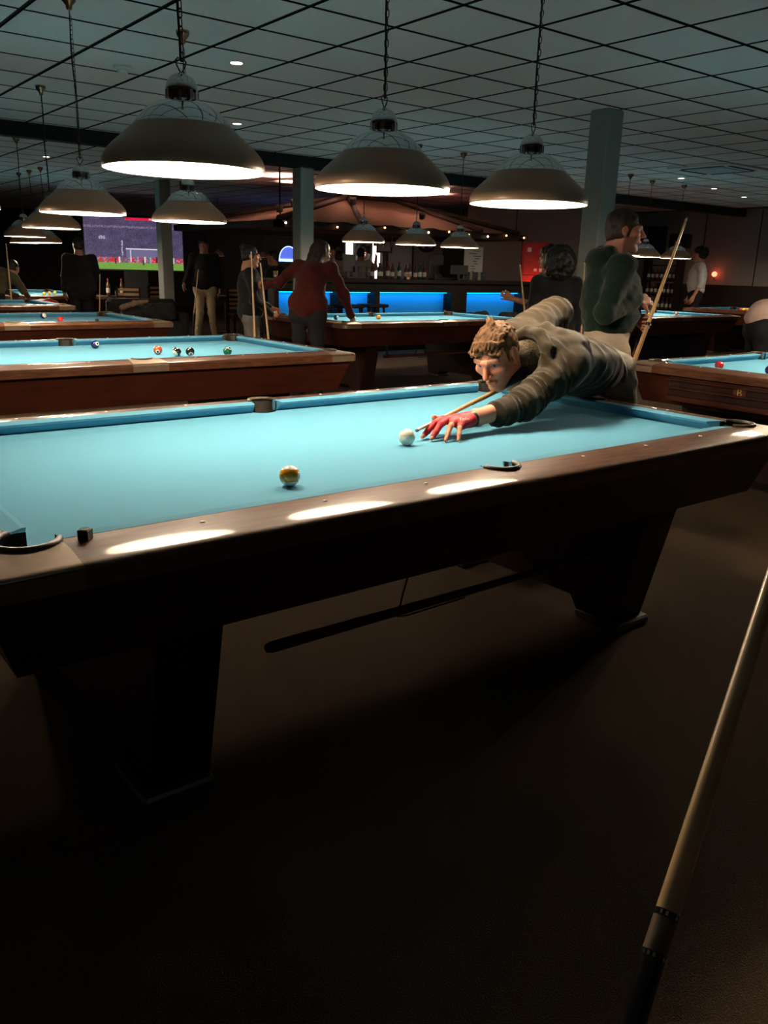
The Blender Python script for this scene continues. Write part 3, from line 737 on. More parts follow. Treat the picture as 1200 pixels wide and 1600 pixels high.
STAND = dict(pelvis=(0, 0, .95), waist=(0, .005, 1.10), chest=(0, .0, 1.28), neck=(0, -.015, 1.47), head=(0, .02, 1.605), lsh=(-.185, -.01, 1.41), rsh=(.185, -.01, 1.41),
             lel=(-.235, -.04, 1.14), rel=(.235, -.04, 1.14), lwr=(-.25, .06, .90), rwr=(.25, .06, .90), lhip=(-.09, 0, .92), rhip=(.09, 0, .92), lkn=(-.10, .03, .50), rkn=(.10, .03, .50), lan=(-.11, -.02, .085), ran=(.11, -.02, .085))
def person(label, loc, rz, height=1.75, J=None, top=('shirt_black', (0.012, 0.012, 0.014)), bottom=('trousers_black', (0.014, 0.014, 0.016)), hair=('hair_dark', (0.016, 0.010, 0.007), 'short'),
           skin=(0.42, 0.20, 0.13), face=(0, 1, 0), up=(0, 0, 1), h=0.011, sleeve='long', hands=None, bulk=1.0, hood=False, beard=0.0, shorts=False, shoes=True, hi_head=False, legs=True, group=None, tuck=False):
    j = {k: np.array(v, float) for k, v in STAND.items()}
    for k, v in (J or {}).items(): j[k] = np.array(v, float)
    s = height/1.75; root = None
    M = frame(face, up); O = j['head']; hs = 1.0
    B = head_prims(O, M, hs)
    B += [cap_(j['neck'], O+M@np.array((0, -.03, -.06)), .055, .052, .03), cap_(j['chest'], j['neck'], .10, .06, .05), cap_(j['pelvis'], j['chest'], .115, .12, .05)]
    for S_ in 'lr':
        sh, el, wr = j[S_+'sh'], j[S_+'el'], j[S_+'wr']
        B += [cap_(j['chest']+(sh-j['chest'])*.5, sh, .06, .05, .03), cap_(sh, el, .047, .037, .02), cap_(el, wr, .038, .026, .02)]
        hd = (hands or {}).get(S_, {}); fd = hd.get('fd', tuple((wr-el)+np.array((0, .02, 0)))); pn = hd.get('pn', ((1 if S_ == 'l' else -1), 0.2, 0))
        B += hand_prims(wr, fd, pn, hd.get('side', 1 if S_ == 'l' else -1)*1, hd.get('curl', (.35, .45, .35)), 1.0, thumb=hd.get('thumb', .6))
        if legs:
            hp, kn, an = j[S_+'hip'], j[S_+'kn'], j[S_+'an']
            B += [cap_(hp, kn, .075, .05, .03), cap_(kn, an, .05, .034, .02), cap_(an+np.array((0, -.04, -.04)), an+np.array((0, .14, -.055)), .034, .026, .02)]
    F = Field(B, h); V, Q = F.mesh(); cols = head_cols(V, O, M, skin, hs, hair[1], beard)
    root = mesh_obj('person', V, Q, 'skin', None, cols); tag(root, label, 'person', group)
    # top garment
    T = [cap_(j['pelvis']+np.array((0, .0, .04 if not tuck else .07)), j['waist'], (.160 if not tuck else .142)*bulk, .152*bulk, .05), cap_(j['waist'], j['chest'], .148*bulk, .152*bulk, .05), cap_(j['chest'], j['neck']-np.array((0, 0, .05)), .145*bulk, .085, .05)]
    if not tuck: T += [cap_(j['lhip']+np.array((.01, 0, .07)), j['rhip']+np.array((-.01, 0, .07)), .134*bulk, .134*bulk, .05)]
    for S_ in 'lr':
        sh, el, wr = j[S_+'sh'], j[S_+'el'], j[S_+'wr']
        T += [cap_(j['chest']+np.array((0, 0, .05)), sh-(sh-j['chest'])*.1, .11*bulk, .07, .05), cap_(sh, el, .064*bulk, .054*bulk, .065)]
        if sleeve == 'long': T += [cap_(el, el+(wr-el)*.93, .055*bulk, .040*bulk, .03)]
        elif sleeve == 'elbow': T += [cap_(el, el+(wr-el)*.25, .055*bulk, .048*bulk, .03)]
    if hood:
        n = j['neck']; T += [ell(n+np.array((0, -.09, -.02)), (.12, .06, .07), k=.03), cap_(n+np.array((-.08, -.02, .0)), n+np.array((-.05, .07, -.03)), .035, .03, .02), cap_(n+np.array((.08, -.02, .0)), n+np.array((.05, .07, -.03)), .035, .03, .02), cap_(n+np.array((-.08, -.04, .02)), n+np.array((.08, -.04, .02)), .04, .04, .02)]
    F = Field(T, h)
    # trunk is wider than deep: squeeze by displacement plus folds
    F.disp(lambda p: (noise3(p*np.array((9, 9, 16), np.float32)+5)-.5)*.022+(noise3(p*np.array((26, 26, 34), np.float32))-.5)*.008)
    V, Q = F.mesh(); solid_mat(top[0], top[1], rough=0.92, bump=0.25, scale=180, var=0.12, sheen=0.1, spec=0.15)
    mesh_obj('top_garment', V, Q, top[0], root)
    if legs:
        L = [cap_(j['lhip']-np.array((0, 0, .03)), j['rhip']-np.array((0, 0, .03)), .115*bulk, .115*bulk, .05), cap_(j['pelvis'], j['waist']-np.array((0, 0, .06)), .125*bulk, .125*bulk, .04)]
        for S_ in 'lr':
            hp, kn, an = j[S_+'hip'], j[S_+'kn'], j[S_+'an']
            if shorts: L += [cap_(hp, hp+(kn-hp)*.9, .105, .088, .03)]
            else: L += [cap_(hp, kn, .098, .068, .03), cap_(kn, an+np.array((0, 0, .02)), .066, .052, .03)]
        F = Field(L, h); F.disp(lambda p: (noise3(p*np.array((12, 12, 20), np.float32)+9)-.5)*.014)
        V, Q = F.mesh(); solid_mat(bottom[0], bottom[1], rough=0.9, bump=0.2, scale=150, var=0.12, spec=0.15); mesh_obj('trousers', V, Q, bottom[0], root)
        for S_ in 'lr':
            an = j[S_+'an']; F = Field([cap_(an+np.array((0, -.045, -.035)), an+np.array((0, .15, -.045)), .046, .038, .03), cap_(an+np.array((0, -.02, 0)), an+np.array((0, -.01, .02)), .045, .045, .02)], h)
            V, Q = F.mesh(); mesh_obj('shoe', V, Q, 'dark_fabric', root)
    if hair:
        solid_mat(hair[0], hair[1], rough=0.55, var=0.35, scale=60, bump=0.4)
        hair_mesh('hair', O, M, hs, hair[2], min(h, 0.009), hair[0], root)
    root.location = loc; root.rotation_euler = (0, 0, rz); root.scale = (s, s, s)
    return root

# ------------------------------------------------------------------ cues, balls, chalk
def cue(name, a, b, label, dark=0.45, r0=0.0062, r1=0.0145, group='pool cues', butt='cue_dark'):
    """a = tip, b = butt end"""
    a, b = Vector(a), Vector(b); d = b-a; L = d.length
    t = empty(name, a, 0, label, 'cue', group)
    t.rotation_mode = 'QUATERNION'; t.rotation_quaternion = Vector((0, 0, 1)).rotation_difference(d.normalized())
    rr = lambda f: r0+(r1-r0)*f; j = L*(1-dark)
    part('shaft', 'maple', t, lambda m: m.tube([(0, 0, .028), (0, 0, j)], [rr(.02), rr(1-dark)], 14))
    part('ferrule', 'white_plastic', t, lambda m: m.tube([(0, 0, .010), (0, 0, .028)], [rr(.01), rr(.02)], 14))
    part('tip', 'tip_leather', t, lambda m: m.tube([(0, 0, 0), (0, 0, .003), (0, 0, .010)], [rr(0)*.6, rr(0), rr(0.01)], 14))
    part('joint', 'chrome', t, lambda m: m.tube([(0, 0, j), (0, 0, j+.02)], [rr(1-dark)*1.02]*2, 14))
    part('butt', butt, t, lambda m: m.tube([(0, 0, j+.02), (0, 0, L-.02), (0, 0, L)], [rr(1-dark), r1, r1*.85], 14))
    return t
R_B = 0.028575
BALLC = dict(cue=(0.85, 0.80, 0.66), yellow=(0.80, 0.48, 0.03), orange=(0.82, 0.27, 0.015), blue=(0.010, 0.014, 0.10), red=(0.52, 0.012, 0.012), black=(0.006, 0.006, 0.007), green=(0.004, 0.09, 0.03), orangered=(0.62, 0.09, 0.02), purple=(0.05, 0.01, 0.10))
def ball(xy, colr, label, stripe=False, rot=(0.5, 0.4, 0.2), spot=(0.6, -0.7, 0.3), num=None):
    mn = 'ball_'+colr+('_stripe' if stripe else '')
    if mn not in MATS:
        if colr == 'cue': mat(mn, BALLC['cue'], 0.12, coat=0.5)
        else: ball_mat(mn, BALLC[colr], stripe, spot)
    if 'ballmesh' not in SH:
        o = part('pool_ball', mn, None, lambda b: b.sphere((0, 0, 0), R_B, 32, 20)); SH['ballmesh'] = o.data; o.data.materials.clear(); o.data.materials.append(None)
    else: o = bpy.data.objects.new('pool_ball', SH['ballmesh']); C.objects.link(o)
    o.material_slots[0].link = 'OBJECT'; o.material_slots[0].material = MATS[mn]
    o.location = (xy[0], xy[1], BED+R_B); o.rotation_euler = rot
    tag(o, label, 'ball', 'pool balls on the tables'); return o
ball((0.0737, -0.1710), 'cue', 'cream cue ball in front of the red-gloved hand')
b13 = ball((-0.5509, -0.4315), 'orange', 'orange striped ball alone on the foreground table', True, rot=(-0.22, 0.10, 0.0), spot=(0.72, -0.68, -0.12))
ball((0.28, 3.46), 'blue', 'dark blue ball near the far cushion of the second table', rot=(0.3, 0.1, 0.4), spot=(-0.1, -0.8, 0.5))
ball((0.51, 2.94), 'orangered', 'orange-red ball on the second table', rot=(0.2, 0.3, 0), spot=(-0.3, -0.9, -0.25))
ball((0.575, 2.79), 'black', 'black striped ball touching distance from the plain black ball', True, rot=(0.3, 1.0, 0.6))
ball((0.655, 2.765), 'black', 'plain black ball on the second table', rot=(0.3, 0.2, 0.5), spot=(-0.5, -0.8, -0.4))
ball((0.89, 2.70), 'green', 'dark green ball near the right end of the second table', rot=(0.1, 0.2, 0.2), spot=(0.0, -0.5, 0.8))
ball((0.87, 6.65), 'blue', 'blue and white striped ball on the third table', True, rot=(1.2, 0.3, 0.2))
ball((0.84, 6.00), 'red', 'red ball at the near rail of the third table')
for k, (x, y, c) in enumerate([(2.62, 12.6, 'yellow'), (2.80, 12.9, 'orange'), (2.95, 13.1, 'yellow')]): ball((x, y), c, ['left', 'middle', 'right'][k]+' of three pale balls on the farthest table')
ball((4.01, 5.62), 'cue', 'pale cue ball on the table in front of the bar')
ball((4.42, 5.68), 'orange', 'orange ball on the table in front of the bar')
ball((3.86, 5.75), 'blue', 'dark blue ball near the red-sweater player')
ball((3.76, 5.85), 'yellow', 'yellow ball under the hand of the red-sweater player')
ball((3.40, 0.67), 'red', 'bright red ball on the table with the B emblem')
ball((3.46, 0.36), 'purple', 'dark purple ball cut by the right picture edge')
ball((10.05, 5.40), 'orangered', 'orange-red ball on the table behind the green-hoodie man\'s cue')
ball((9.10, 5.50), 'yellow', 'yellow ball left of the green-hoodie man\'s cue')
ball((9.25, 5.35), 'yellow', 'yellow ball touching the line of the green-hoodie man\'s cue')
n = 0
for r in range(5):
    for q in range(r+1):
        c = ['yellow', 'orange', 'red', 'yellow', 'orange', 'yellow'][(r*2+q) % 6]
        o = ball((13.3+(q-r/2)*0.0575, 5.95+r*0.0500), c, '%s %sball in the triangle racked on the far right table' % (c, 'striped ' if q % 2 else 'plain '), q % 2 == 1, rot=(random.random(), random.random(), 0)); o['group'] = 'racked balls on the far right table'
def chalk(loc, m, label):
    t = empty('chalk_cube', loc, random.uniform(0.1, 0.9), label, 'chalk')
    part('paper_wrap', 'pocket_rubber', t, lambda b: b.box((0, 0, .0105), (.0225, .0225, .021), bev=.001))
    part('chalk_top', m, t, lambda b: b.lathe([(.0001, .0185), (.007, .020), (.0105, .0222), (.0108, .021)], 14))
chalk((-1.199, -0.712, RAILZ), 'chalk_blue', 'dark chalk cube on the near rail of the foreground table')
chalk((1.03, 6.27-0.72, RAILZ), 'chalk_blue', 'greenish chalk cube on the rail of the third table')
chalk((6.02, 5.57+0.735, RAILZ), 'chalk_pink', 'pink chalk cube on the far rail by the bar')
# mechanical bridge hung under the foreground table and one under the table by the bar
def rest_stick(loc, label):
    t = empty('bridge_stick', loc, 0, label, 'cue rest')
    part('stick', 'cue_mahog', t, lambda b: b.tube([(-0.69, 0, 0), (-0.675, 0, 0), (0.85, 0, 0.0)], [0.012, 0.0165, 0.009], 12))
    for x in (-0.24, 0.60):
        part('hook', 'cord', t, lambda b: b.tube([(x-0.01, -0.09, 0.215), (x, -0.03, 0.06), (x+0.01, 0.0, -0.018), (x+0.06, 0.012, -0.03), (x+0.30, 0.012, -0.026)], 0.003, 6))
rest_stick((0.02, -0.50, 0.335), 'brown bridge stick hanging on hooks under the foreground table')
rest_stick((4.75, 5.10, 0.40), 'thin bridge stick hanging under the table by the bar')
# the photographer's cue in the right foreground
fa, fb = Vector((-1.0648, -1.9705, 0.7430)), Vector((-0.9444, -1.9333, 0.8495))
fj, fu = Vector((-1.1227, -2.0018, 0.7970)), Vector((-1.0135, -1.9681, 0.8939))
fd_ = (fu-fj).normalized(); fg = empty('pool_cue', fj, 0, 'cue close to the camera in the lower right corner, black butt with ringed joint', 'cue', 'pool cues')
fg.rotation_mode = 'QUATERNION'; fg.rotation_quaternion = Vector((0, 0, 1)).rotation_difference(fd_)
part('shaft', 'maple', fg, lambda m: m.tube([(0, 0, 0), (0, 0, .18), (0, 0, .74)], [.0105, .0093, .0065], 28))
part('joint_collar', 'casting', fg, lambda m: m.tube([(0, 0, -.006), (0, 0, -.036)], [.0106, .0107], 28))
for z in (-.003, -.039):
    rg = part('joint_ring', 'cue_dark', fg, lambda m: m.tube([(0, 0, z+.003), (0, 0, z-.003)], .0108, 28))
    for i in range(14):
        a = 2*PI*i/14; part('ring_inlay', 'chrome', rg, lambda m: m.box((.0107*math.cos(a), .0107*math.sin(a), z), (.0008, .0022, .0036), a))
part('butt', 'cue_dark', fg, lambda m: m.tube([(0, 0, -.042), (0, 0, -.30), (0, 0, -.74), (0, 0, -.76)], [.0107, .0122, .0148, .012], 28))
for i in range(4):
    a = 2*PI*i/4+.5; part('butt_point', 'tan_leather', fg, lambda m: m.add([(.01185*math.cos(a), .01185*math.sin(a), -.12), (.0134*math.cos(a-.25), .0134*math.sin(a-.25), -.36), (.0136*math.cos(a), .0136*math.sin(a), -.36), (.0134*math.cos(a+.25), .0134*math.sin(a+.25), -.36)], [(0, 1, 2), (0, 2, 3)]))

# ------------------------------------------------------------------ the player leaning over the foreground table
mat('hoodie_olive', (0.021, 0.0135, 0.0058), 0.92, var=0.10, scale=450, bump=0.08, sheen=0.15, spec=0.15)
mat('lining', (0.14, 0.10, 0.045), 0.95, col2=(0.010, 0.008, 0.006), scale=190, bump=0.8)
mat('jeans', (0.14, 0.13, 0.12), 0.9, col2=(0.40, 0.36, 0.31), scale=14, bump=0.3, bscale=120)
mat('belt', (0.12, 0.05, 0.025), 0.5)
mat('glove_red', (0.45, 0.010, 0.020), 0.6, var=0.12, scale=40)
mat('player_hair', (0.048, 0.021, 0.008), 0.7, col2=(0.13, 0.062, 0.024), scale=45, bump=0.3, spec=0.2)
A_ = lambda *p: np.array(p, float)
def build_player():
    skin = (0.64, 0.25, 0.145)
    chin = A_(.705, .034, .882); Fd = A_(-.80, -.28, -.53); Up = A_(-.52, -.08, .85); M = frame(Fd, Up); s = 1.02
    O = chin - s*(M@A_(0, .066, -.122))
    B = head_prims(O, M, s)
    nb = A_(.90, .03, 1.005); ch = A_(1.08, .04, .985); pel = A_(1.54, .22, .93)
    lsh, lel, lwr = A_(.935, -.115, .975), A_(.70, -.130, .855), A_(.385, -.138, .818)
    rsh, rel, rwr = A_(.95, .19, 1.055), A_(1.25, .240, 1.165), A_(1.225, .215, .985)
    B += [cap_(nb, O+M@A_(0, -.04, -.07), .06, .055, .03), cap_(ch, nb, .11, .065, .05), cap_(pel, ch, .085, .10, .05)]
    B += [cap_(ch, lsh, .06, .05, .03), cap_(lsh, lel, .046, .038, .02), cap_(lel, lwr+A_(.05, .004, .003), .041, .031, .02), cap_(lwr+A_(.05, .004, .003), lwr, .031, .027, .015), cap_(ch, rsh, .06, .05, .03), cap_(rsh, rel, .046, .038, .02), cap_(rel, rwr, .038, .027, .02)]
    # bridge hand: splayed on the cloth
    mcp = dict(i=A_(.335, -.112, .822), m=A_(.330, -.137, .825), r=A_(.338, -.160, .818), p=A_(.352, -.180, .806))
    tips = dict(i=A_(.222, -.128, .7725), m=A_(.226, -.172, .7725), r=A_(.258, -.212, .7715), p=A_(.300, -.232, .7715))
    for dct in (mcp, tips):
        for k in dct: dct[k] = dct[k]+A_(-.038, .004, 0)
    hand = []; glove = []
    for k, mc in mcp.items(): hand.append(cap_(lwr+(mc-lwr)*A_(0, .35, 0), mc, .019, .0125, .012)); glove.append(cap_(lwr+A_(0, (mc-lwr)[1]*.5, 0), mc, .0215, .0150, .012))
    for k, mc in mcp.items():
        t = tips[k]; mid = mc+(t-mc)*.45+A_(0, 0, .014); mid2 = mc+(t-mc)*.75+A_(0, 0, .006)
        rr = .0098 if k != 'p' else .0085
        seg = [cap_(mc, mid, rr*1.12, rr*1.05, .005), cap_(mid, mid2, rr*1.03, rr*.95, .004), cap_(mid2, t, rr*.95, rr*.78, .004)]; hand += seg
        if k in 'im': glove += [cap_(mc, mid, rr*1.12+.002, rr*1.05+.002, .006), cap_(mid, mid2, rr*1.03+.002, rr*.95+.002, .004), cap_(mid2, mid2+(t-mid2)*.55, rr*.95+.002, rr*.85+.002, .004)]
        else: glove += [cap_(mc, mc+(mid-mc)*.35, rr*1.12+.002, rr*1.1+.002, .006)]
    th = [A_(.385, -.108, .815), A_(.335, -.082, .815), A_(.318, -.082, .822), A_(.305, -.090, .831)]; th = [t+A_(-.038, .004, 0) for t in th]
    for a, b, ra, rb in ((0, 1, .016, .0125), (1, 2, .0122, .0108), (2, 3, .0105, .0088)): hand.append(cap_(th[a], th[b], ra, rb, .005))
    glove += [cap_(th[0], th[1], .0185, .0145, .006), cap_(th[1], th[1]+(th[2]-th[1])*.6, .0142, .0128, .004), cap_(lwr, lwr+A_(-.03, 0, 0), .0305, .027, .01)]
    B += hand
    # grip hand on the butt
    B += hand_prims(rwr, (-.1, -.02, -1), (-.1, -1, 0), -1, (1.1, 1.2, .8), 1.0, thumb=.5)
    for hp, kn, an in ((A_(1.57, .13, .90), A_(1.70, .10, .49), A_(1.88, .14, .085)), (A_(1.60, .30, .90), A_(1.61, .38, .49), A_(1.66, .46, .085))):
        B += [cap_(hp, kn, .075, .05, .03), cap_(kn, an, .05, .034, .02), cap_(an+A_(.04, 0, -.04), an+A_(-.14, -.04, -.055), .034, .026, .02)]
    F = Field(B, 0.0042); V, Q = F.mesh(); cols = head_cols(V, O, M, skin, s, (0.06, 0.03, 0.015), 0.0, .75)
    q = ((V-O)@M)/s
    st = np.exp(-(((np.abs(q[:, 0])-0.0)/.022)**2+((q[:, 1]-.09)/.03)**2+((q[:, 2]+.050)/.008)**2))*.30     # light moustache
    cols = cols*(1-st[:, None])+np.array((.12, .06, .03))*st[:, None]
    tipc = np.zeros(len(V))
    for t in tips.values(): tipc = np.maximum(tipc, np.exp(-((V-t)**2).sum(1)/.014**2))
    cols = cols*(1-.5*tipc[:, None])+.5*tipc[:, None]*np.array((.60, .24, .17))
    root = mesh_obj('person', V, Q, 'skin', None, cols)
    tag(root, 'player in an olive hoodie and red glove bent over the foreground table', 'person')
    eyes(root, O, M, s, (-.12, 1, .30))
    # glove
    F = Field(glove, 0.003); V, Q = F.mesh(); g = mesh_obj('glove', V, Q, 'glove_red', root)
    F = Field([cap_(lwr+A_(.012, 0, .0), lwr+A_(.030, .002, .001), .0305, .031, .01)], 0.003); V, Q = F.mesh(); mesh_obj('glove_cuff', V, Q, 'black_plastic', g)
    def logo(b):
        q = Matrix.Rotation(-0.12, 3, 'Z')@Matrix.Rotation(0.75, 3, 'X'); c = Vector((.334, -.176, .831))
        b.tube([c+q@Vector((x, y, 0)) for x, y in ((-.020, -.006), (-.017, .007), (-.012, .006), (-.013, .0), (-.008, -.004), (-.005, .003), (-.001, -.004), (.003, .003), (.004, -.005), (.009, .007), (.010, -.004), (.015, .002), (.018, -.005))], .0012, 5)
    part('glove_logo', 'white_plastic', g, logo)
    # hoodie
    H = [ell((1.395, .155, .93), (.125, .185, .115), k=.06), ell((1.28, .11, .935), (.18, .185, .115), k=.06), ell((1.14, .06, .965), (.20, .185, .115), k=.06), ell((1.00, .03, .985), (.13, .18, .105), k=.06),
         cap_(ch+A_(-.03, -.05, 0), lsh, .10, .078, .05), cap_(lsh, lel, .078, .062, .035), cap_(lel, A_(.555, -.136, .832), .060, .0445, .03), cap_(A_(.58, -.136, .834), A_(.545, -.136, .829), .049, .046, .012),
         cap_(ch+A_(-.02, .05, .02), rsh, .105, .080, .05), cap_(rsh, rel, .082, .066, .035), cap_(rel, A_(1.222, .21, 1.03), .064, .045, .03)]
    # hood heaped behind the neck and the open collar
    H += [ell((1.01, .01, 1.070), (.125, .135, .048), k=.03), ell((.93, -.07, 1.050), (.060, .055, .045), k=.03)]
    col = [A_(.835, .145, 1.00), A_(.855, .12, 1.07), A_(.875, .05, 1.112), A_(.872, -.03, 1.100), A_(.850, -.085, 1.050), A_(.825, -.105, .985), A_(.805, -.090, .925), A_(.79, -.045, .885)]
    for a, b in zip(col, col[1:]): H.append(cap_(a, b, .021, .021, .010))
    col2 = [A_(.93, .13, 1.085), A_(.965, .03, 1.118), A_(.955, -.06, 1.098), A_(.915, -.125, 1.030), A_(.865, -.140, .965)]
    for a, b in zip(col2, col2[1:]): H.append(cap_(a, b, .022, .022, .014))
    H += [cap_(nb+A_(-.05, 0, 0), O+M@A_(0, -.03, -.04), .064, .082, .008, sub=True), ell(O+M@A_(0, -.01, -.01), (.092, .108, .115), M, .01, sub=True)]
    F = Field(H, 0.006, .04)
    ad = lel-lsh; ad /= np.linalg.norm(ad); ad2 = A_(.57, -.136, .832)-lel; ad2 /= np.linalg.norm(ad2); ud = rel-rsh; ud /= np.linalg.norm(ud)
    def crease(p, ax, fa, fp, off):
        ax = ax.astype(np.float32); t = p@ax; q = p-t[:, None]*ax
        n = noise3(q*fp+(t*fa)[:, None]*np.array((1, .6, .3), np.float32)+off)
        return (1-np.abs(2*n-1))**2.2
    def folds(p):
        on = (np.clip((.93-p[:, 0])/.05, 0, 1)*np.clip((-.03-p[:, 1])/.04, 0, 1)).astype(np.float32)
        rt = (np.clip((p[:, 1]-.13)/.05, 0, 1)*np.clip((p[:, 2]-1.03)/.05, 0, 1)).astype(np.float32)
        base = (noise3(p*np.array((9, 6, 11), np.float32)+11)-.5)*.018+(noise3(p*np.array((30, 26, 34), np.float32))-.5)*.005
        d1 = A_(.80, .25, -.55); d1 /= np.linalg.norm(d1)
        bk = crease(p, d1, 16, 3.0, 3.0)
        return base-on*(crease(p, ad2, 34, 7, 1.7)-.35)*.014-rt*(crease(p, ud, 26, 6, 5.1)-.35)*.012-(1-on)*(1-rt)*(bk-.3)*.011
    F.disp(folds); V, Q = F.mesh(); ho = mesh_obj('hoodie', V, Q, 'hoodie_olive', root)
    F = Field([cap_(nb, O+M@A_(0, -.062, -.075), .080, .066, .02)], 0.004)
    V, Q = F.mesh(); mesh_obj('hood_lining', V, Q, 'lining', ho)
    F = Field([cap_(nb, O+M@A_(0, -.005, -.105), .066, .050, .02)], 0.005); V, Q = F.mesh(); mesh_obj('undershirt', V, Q, 'dark_fabric', root)
    part('drawcord', 'black_plastic', ho, lambda b: b.tube([(.80, -.075, .905), (.775, -.07, .885), (.765, -.06, .87)], .003, 6))
    # jeans, belt, shoes
    L = [ell((1.555, .21, .90), (.12, .175, .125), k=.05)]
    for hp, kn, an in ((A_(1.57, .13, .88), A_(1.70, .10, .49), A_(1.88, .14, .085)), (A_(1.60, .30, .88), A_(1.61, .38, .49), A_(1.66, .46, .085))):
        L += [cap_(hp, kn, .108, .075, .03), cap_(kn, an+A_(0, 0, .03), .072, .058, .03)]
    F = Field(L, 0.009); F.disp(lambda p: (noise3(p*np.array((16, 16, 22), np.float32)+2)-.5)*.022); V, Q = F.mesh(); je = mesh_obj('jeans', V, Q, 'jeans', root)
    def belt(b):
        pts = []
        for i in range(33):
            a = 2*PI*i/32; pts.append((1.515-.03*math.sin(a), .205+.172*math.cos(a), .915+.115*math.sin(a)))
        b.tube(pts, .017, 8, caps=False)
    part('belt', 'belt', je, belt)
    for an in (A_(1.88, .14, .085), A_(1.66, .46, .085)):
        F = Field([cap_(an+A_(.045, 0, -.035), an+A_(-.15, -.03, -.045), .046, .038, .03)], .01); V, Q = F.mesh(); mesh_obj('shoe', V, Q, 'dark_fabric', root)
    # hair: short sides, tousled top made of overlapping locks
    T = lambda x, y, z: O+s*(M@A_(x, y, z)); rs = np.random.RandomState(11)
    P = [ell(T(0, -.028, .034), (.0770*s, .093*s, .081*s), M, .01)]+[ell(T(sg*.060, -.025, .005), (.0185*s, .050*s, .050*s), M, .012) for sg in (-1, 1)]+[ell(T(0, -.075, -.01), (.058*s, .040*s, .06*s), M, .02)]
    for i in range(330):
        x = rs.uniform(-.062, .062); y = rs.uniform(-.085, .075); z = .030+.083*math.sqrt(max(.05, 1-(x/.080)**2-((y+.024)/.104)**2))
        a = T(x, y, z-.002); dx, dy = .018+rs.uniform(-.018, .018)-x*.1, rs.uniform(.015, .040)
        x2, y2 = x+dx, min(y+dy, .078-5*(x+dx)**2); z2 = .030+.083*math.sqrt(max(.02, 1-(x2/.082)**2-((y2+.024)/.108)**2))+rs.uniform(-.004, .004)
        P.append(cap_(a, T(x2, y2, z2), .0060*s, .0034*s, .0035))
    for i in range(34):
        x = -.052+.104*i/33; a = T(x, .058-6*x*x, .094-6*x*x); P.append(cap_(a, T(x+.008+rs.uniform(-.01, .01), .076-7*x*x+rs.uniform(-.003, .003), .070-4*x*x+rs.uniform(-.004, .010)), .0075*s, .0035*s, .004))
    P += [cap_(T(-.01, -.03, .12), T(.0, -.045, .142), .011, .004, .006), cap_(T(.012, -.035, .12), T(.02, -.055, .137), .010, .004, .006)]
    P += [ell(T(0, .105, -.03), (.064*s, .075*s, .086*s), M, .01, sub=True)]
    P += [ell(T(sg*.075, -.006, -.004), (.022*s, .026*s, .036*s), M, .006, sub=True) for sg in (-1, 1)]
    F = Field(P, 0.003); F.disp(lambda p: (noise3(((p-O.astype(np.float32))@M.astype(np.float32))*np.array((170, 60, 90), np.float32))-.5)*.006)
    V, Q = F.mesh(); mesh_obj('hair', V, Q, 'player_hair', root)
    return root
build_player()
cue('pool_cue', (0.143, -0.1355, 0.800), (1.46, 0.272, 0.985), 'cue held by the olive-hoodie player, tip almost at the cue ball', r0=.0062, r1=.0145)

# ------------------------------------------------------------------ other people
R_ = math.radians
person('man in a dark green hoodie and cream shorts chalking his cue by the pillar', (2.50, 0.90, 0), R_(-125), 1.72, h=0.0075, tuck=True, hood=True, beard=.55, shorts=True, bulk=1.12,
       top=('hoodie_green', (0.0055, 0.016, 0.010)), bottom=('shorts_cream', (0.42, 0.33, 0.25)), hair=('hair_brown', (0.030, 0.016, 0.010), 'short'), skin=(0.42, 0.18, 0.12), face=(.22, 1, -.02),
       J=dict(pelvis=(0, 0, 1.04), waist=(0, .005, 1.15), head=(.01, .045, 1.615), rel=(.235, -.10, 1.15), rwr=(.10, .13, 1.22), lel=(-.22, -.02, 1.10), lwr=(-.04, .17, 1.11), ran=(.13, -.02, .085)),
       hands=dict(r=dict(fd=(-.4, .9, .1), pn=(-.7, -.2, -.5), curl=(.5, .6, .5)), l=dict(fd=(.5, .8, -.1), pn=(.6, -.5, -.2), curl=(1.0, 1.1, .8))))
person('dark-haired person in black seen from behind, left of the pillar', (4.10, 2.72, 0), R_(-30), 1.56, h=0.011, hair=('hair_black', (0.010, 0.007, 0.006), 'long_curly'), bulk=1.05)
person('person in a grey-blue shirt reaching out to a cue by the red cabinet', (4.80, 3.42, 0), R_(60), 1.60, h=0.011, sleeve='elbow', top=('shirt_greyblue', (0.055, 0.055, 0.075)), hair=('hair_black', (0.010, 0.007, 0.006), 'curly'), skin=(0.45, 0.20, 0.13), face=(.35, .9, -.1),
       J=dict(lel=(-.24, .22, 1.14), lwr=(-.20, .46, 1.20)), hands=dict(l=dict(fd=(0, .8, .5), pn=(.9, 0, 0), curl=(.8, .9, .6))))
person('long-haired player in a red sweater leaning toward the table by the bar', (2.98, 4.98, 0), R_(-52), 1.72, h=0.0095, top=('sweater_red', (0.075, 0.012, 0.011)), bottom=('jeans_dark', (0.022, 0.022, 0.026)), hair=('hair_auburn', (0.030, 0.012, 0.006), 'long'), face=(.45, .8, -.35), bulk=.98,
       J=dict(waist=(0, .05, 1.10), chest=(0, .13, 1.24), neck=(.02, .20, 1.41), head=(.05, .29, 1.50), lsh=(-.17, .16, 1.36), lel=(-.38, .17, 1.20), lwr=(-.58, .24, 1.16), rsh=(.19, .17, 1.35), rel=(.30, .28, 1.10), rwr=(.33, .46, .86)),
       hands=dict(l=dict(fd=(-1, .3, .1), pn=(.2, .9, 0), curl=(1.0, 1.0, .7)), r=dict(fd=(.1, .7, -.6), pn=(-.3, -.3, -1), curl=(.5, .5, .4))))
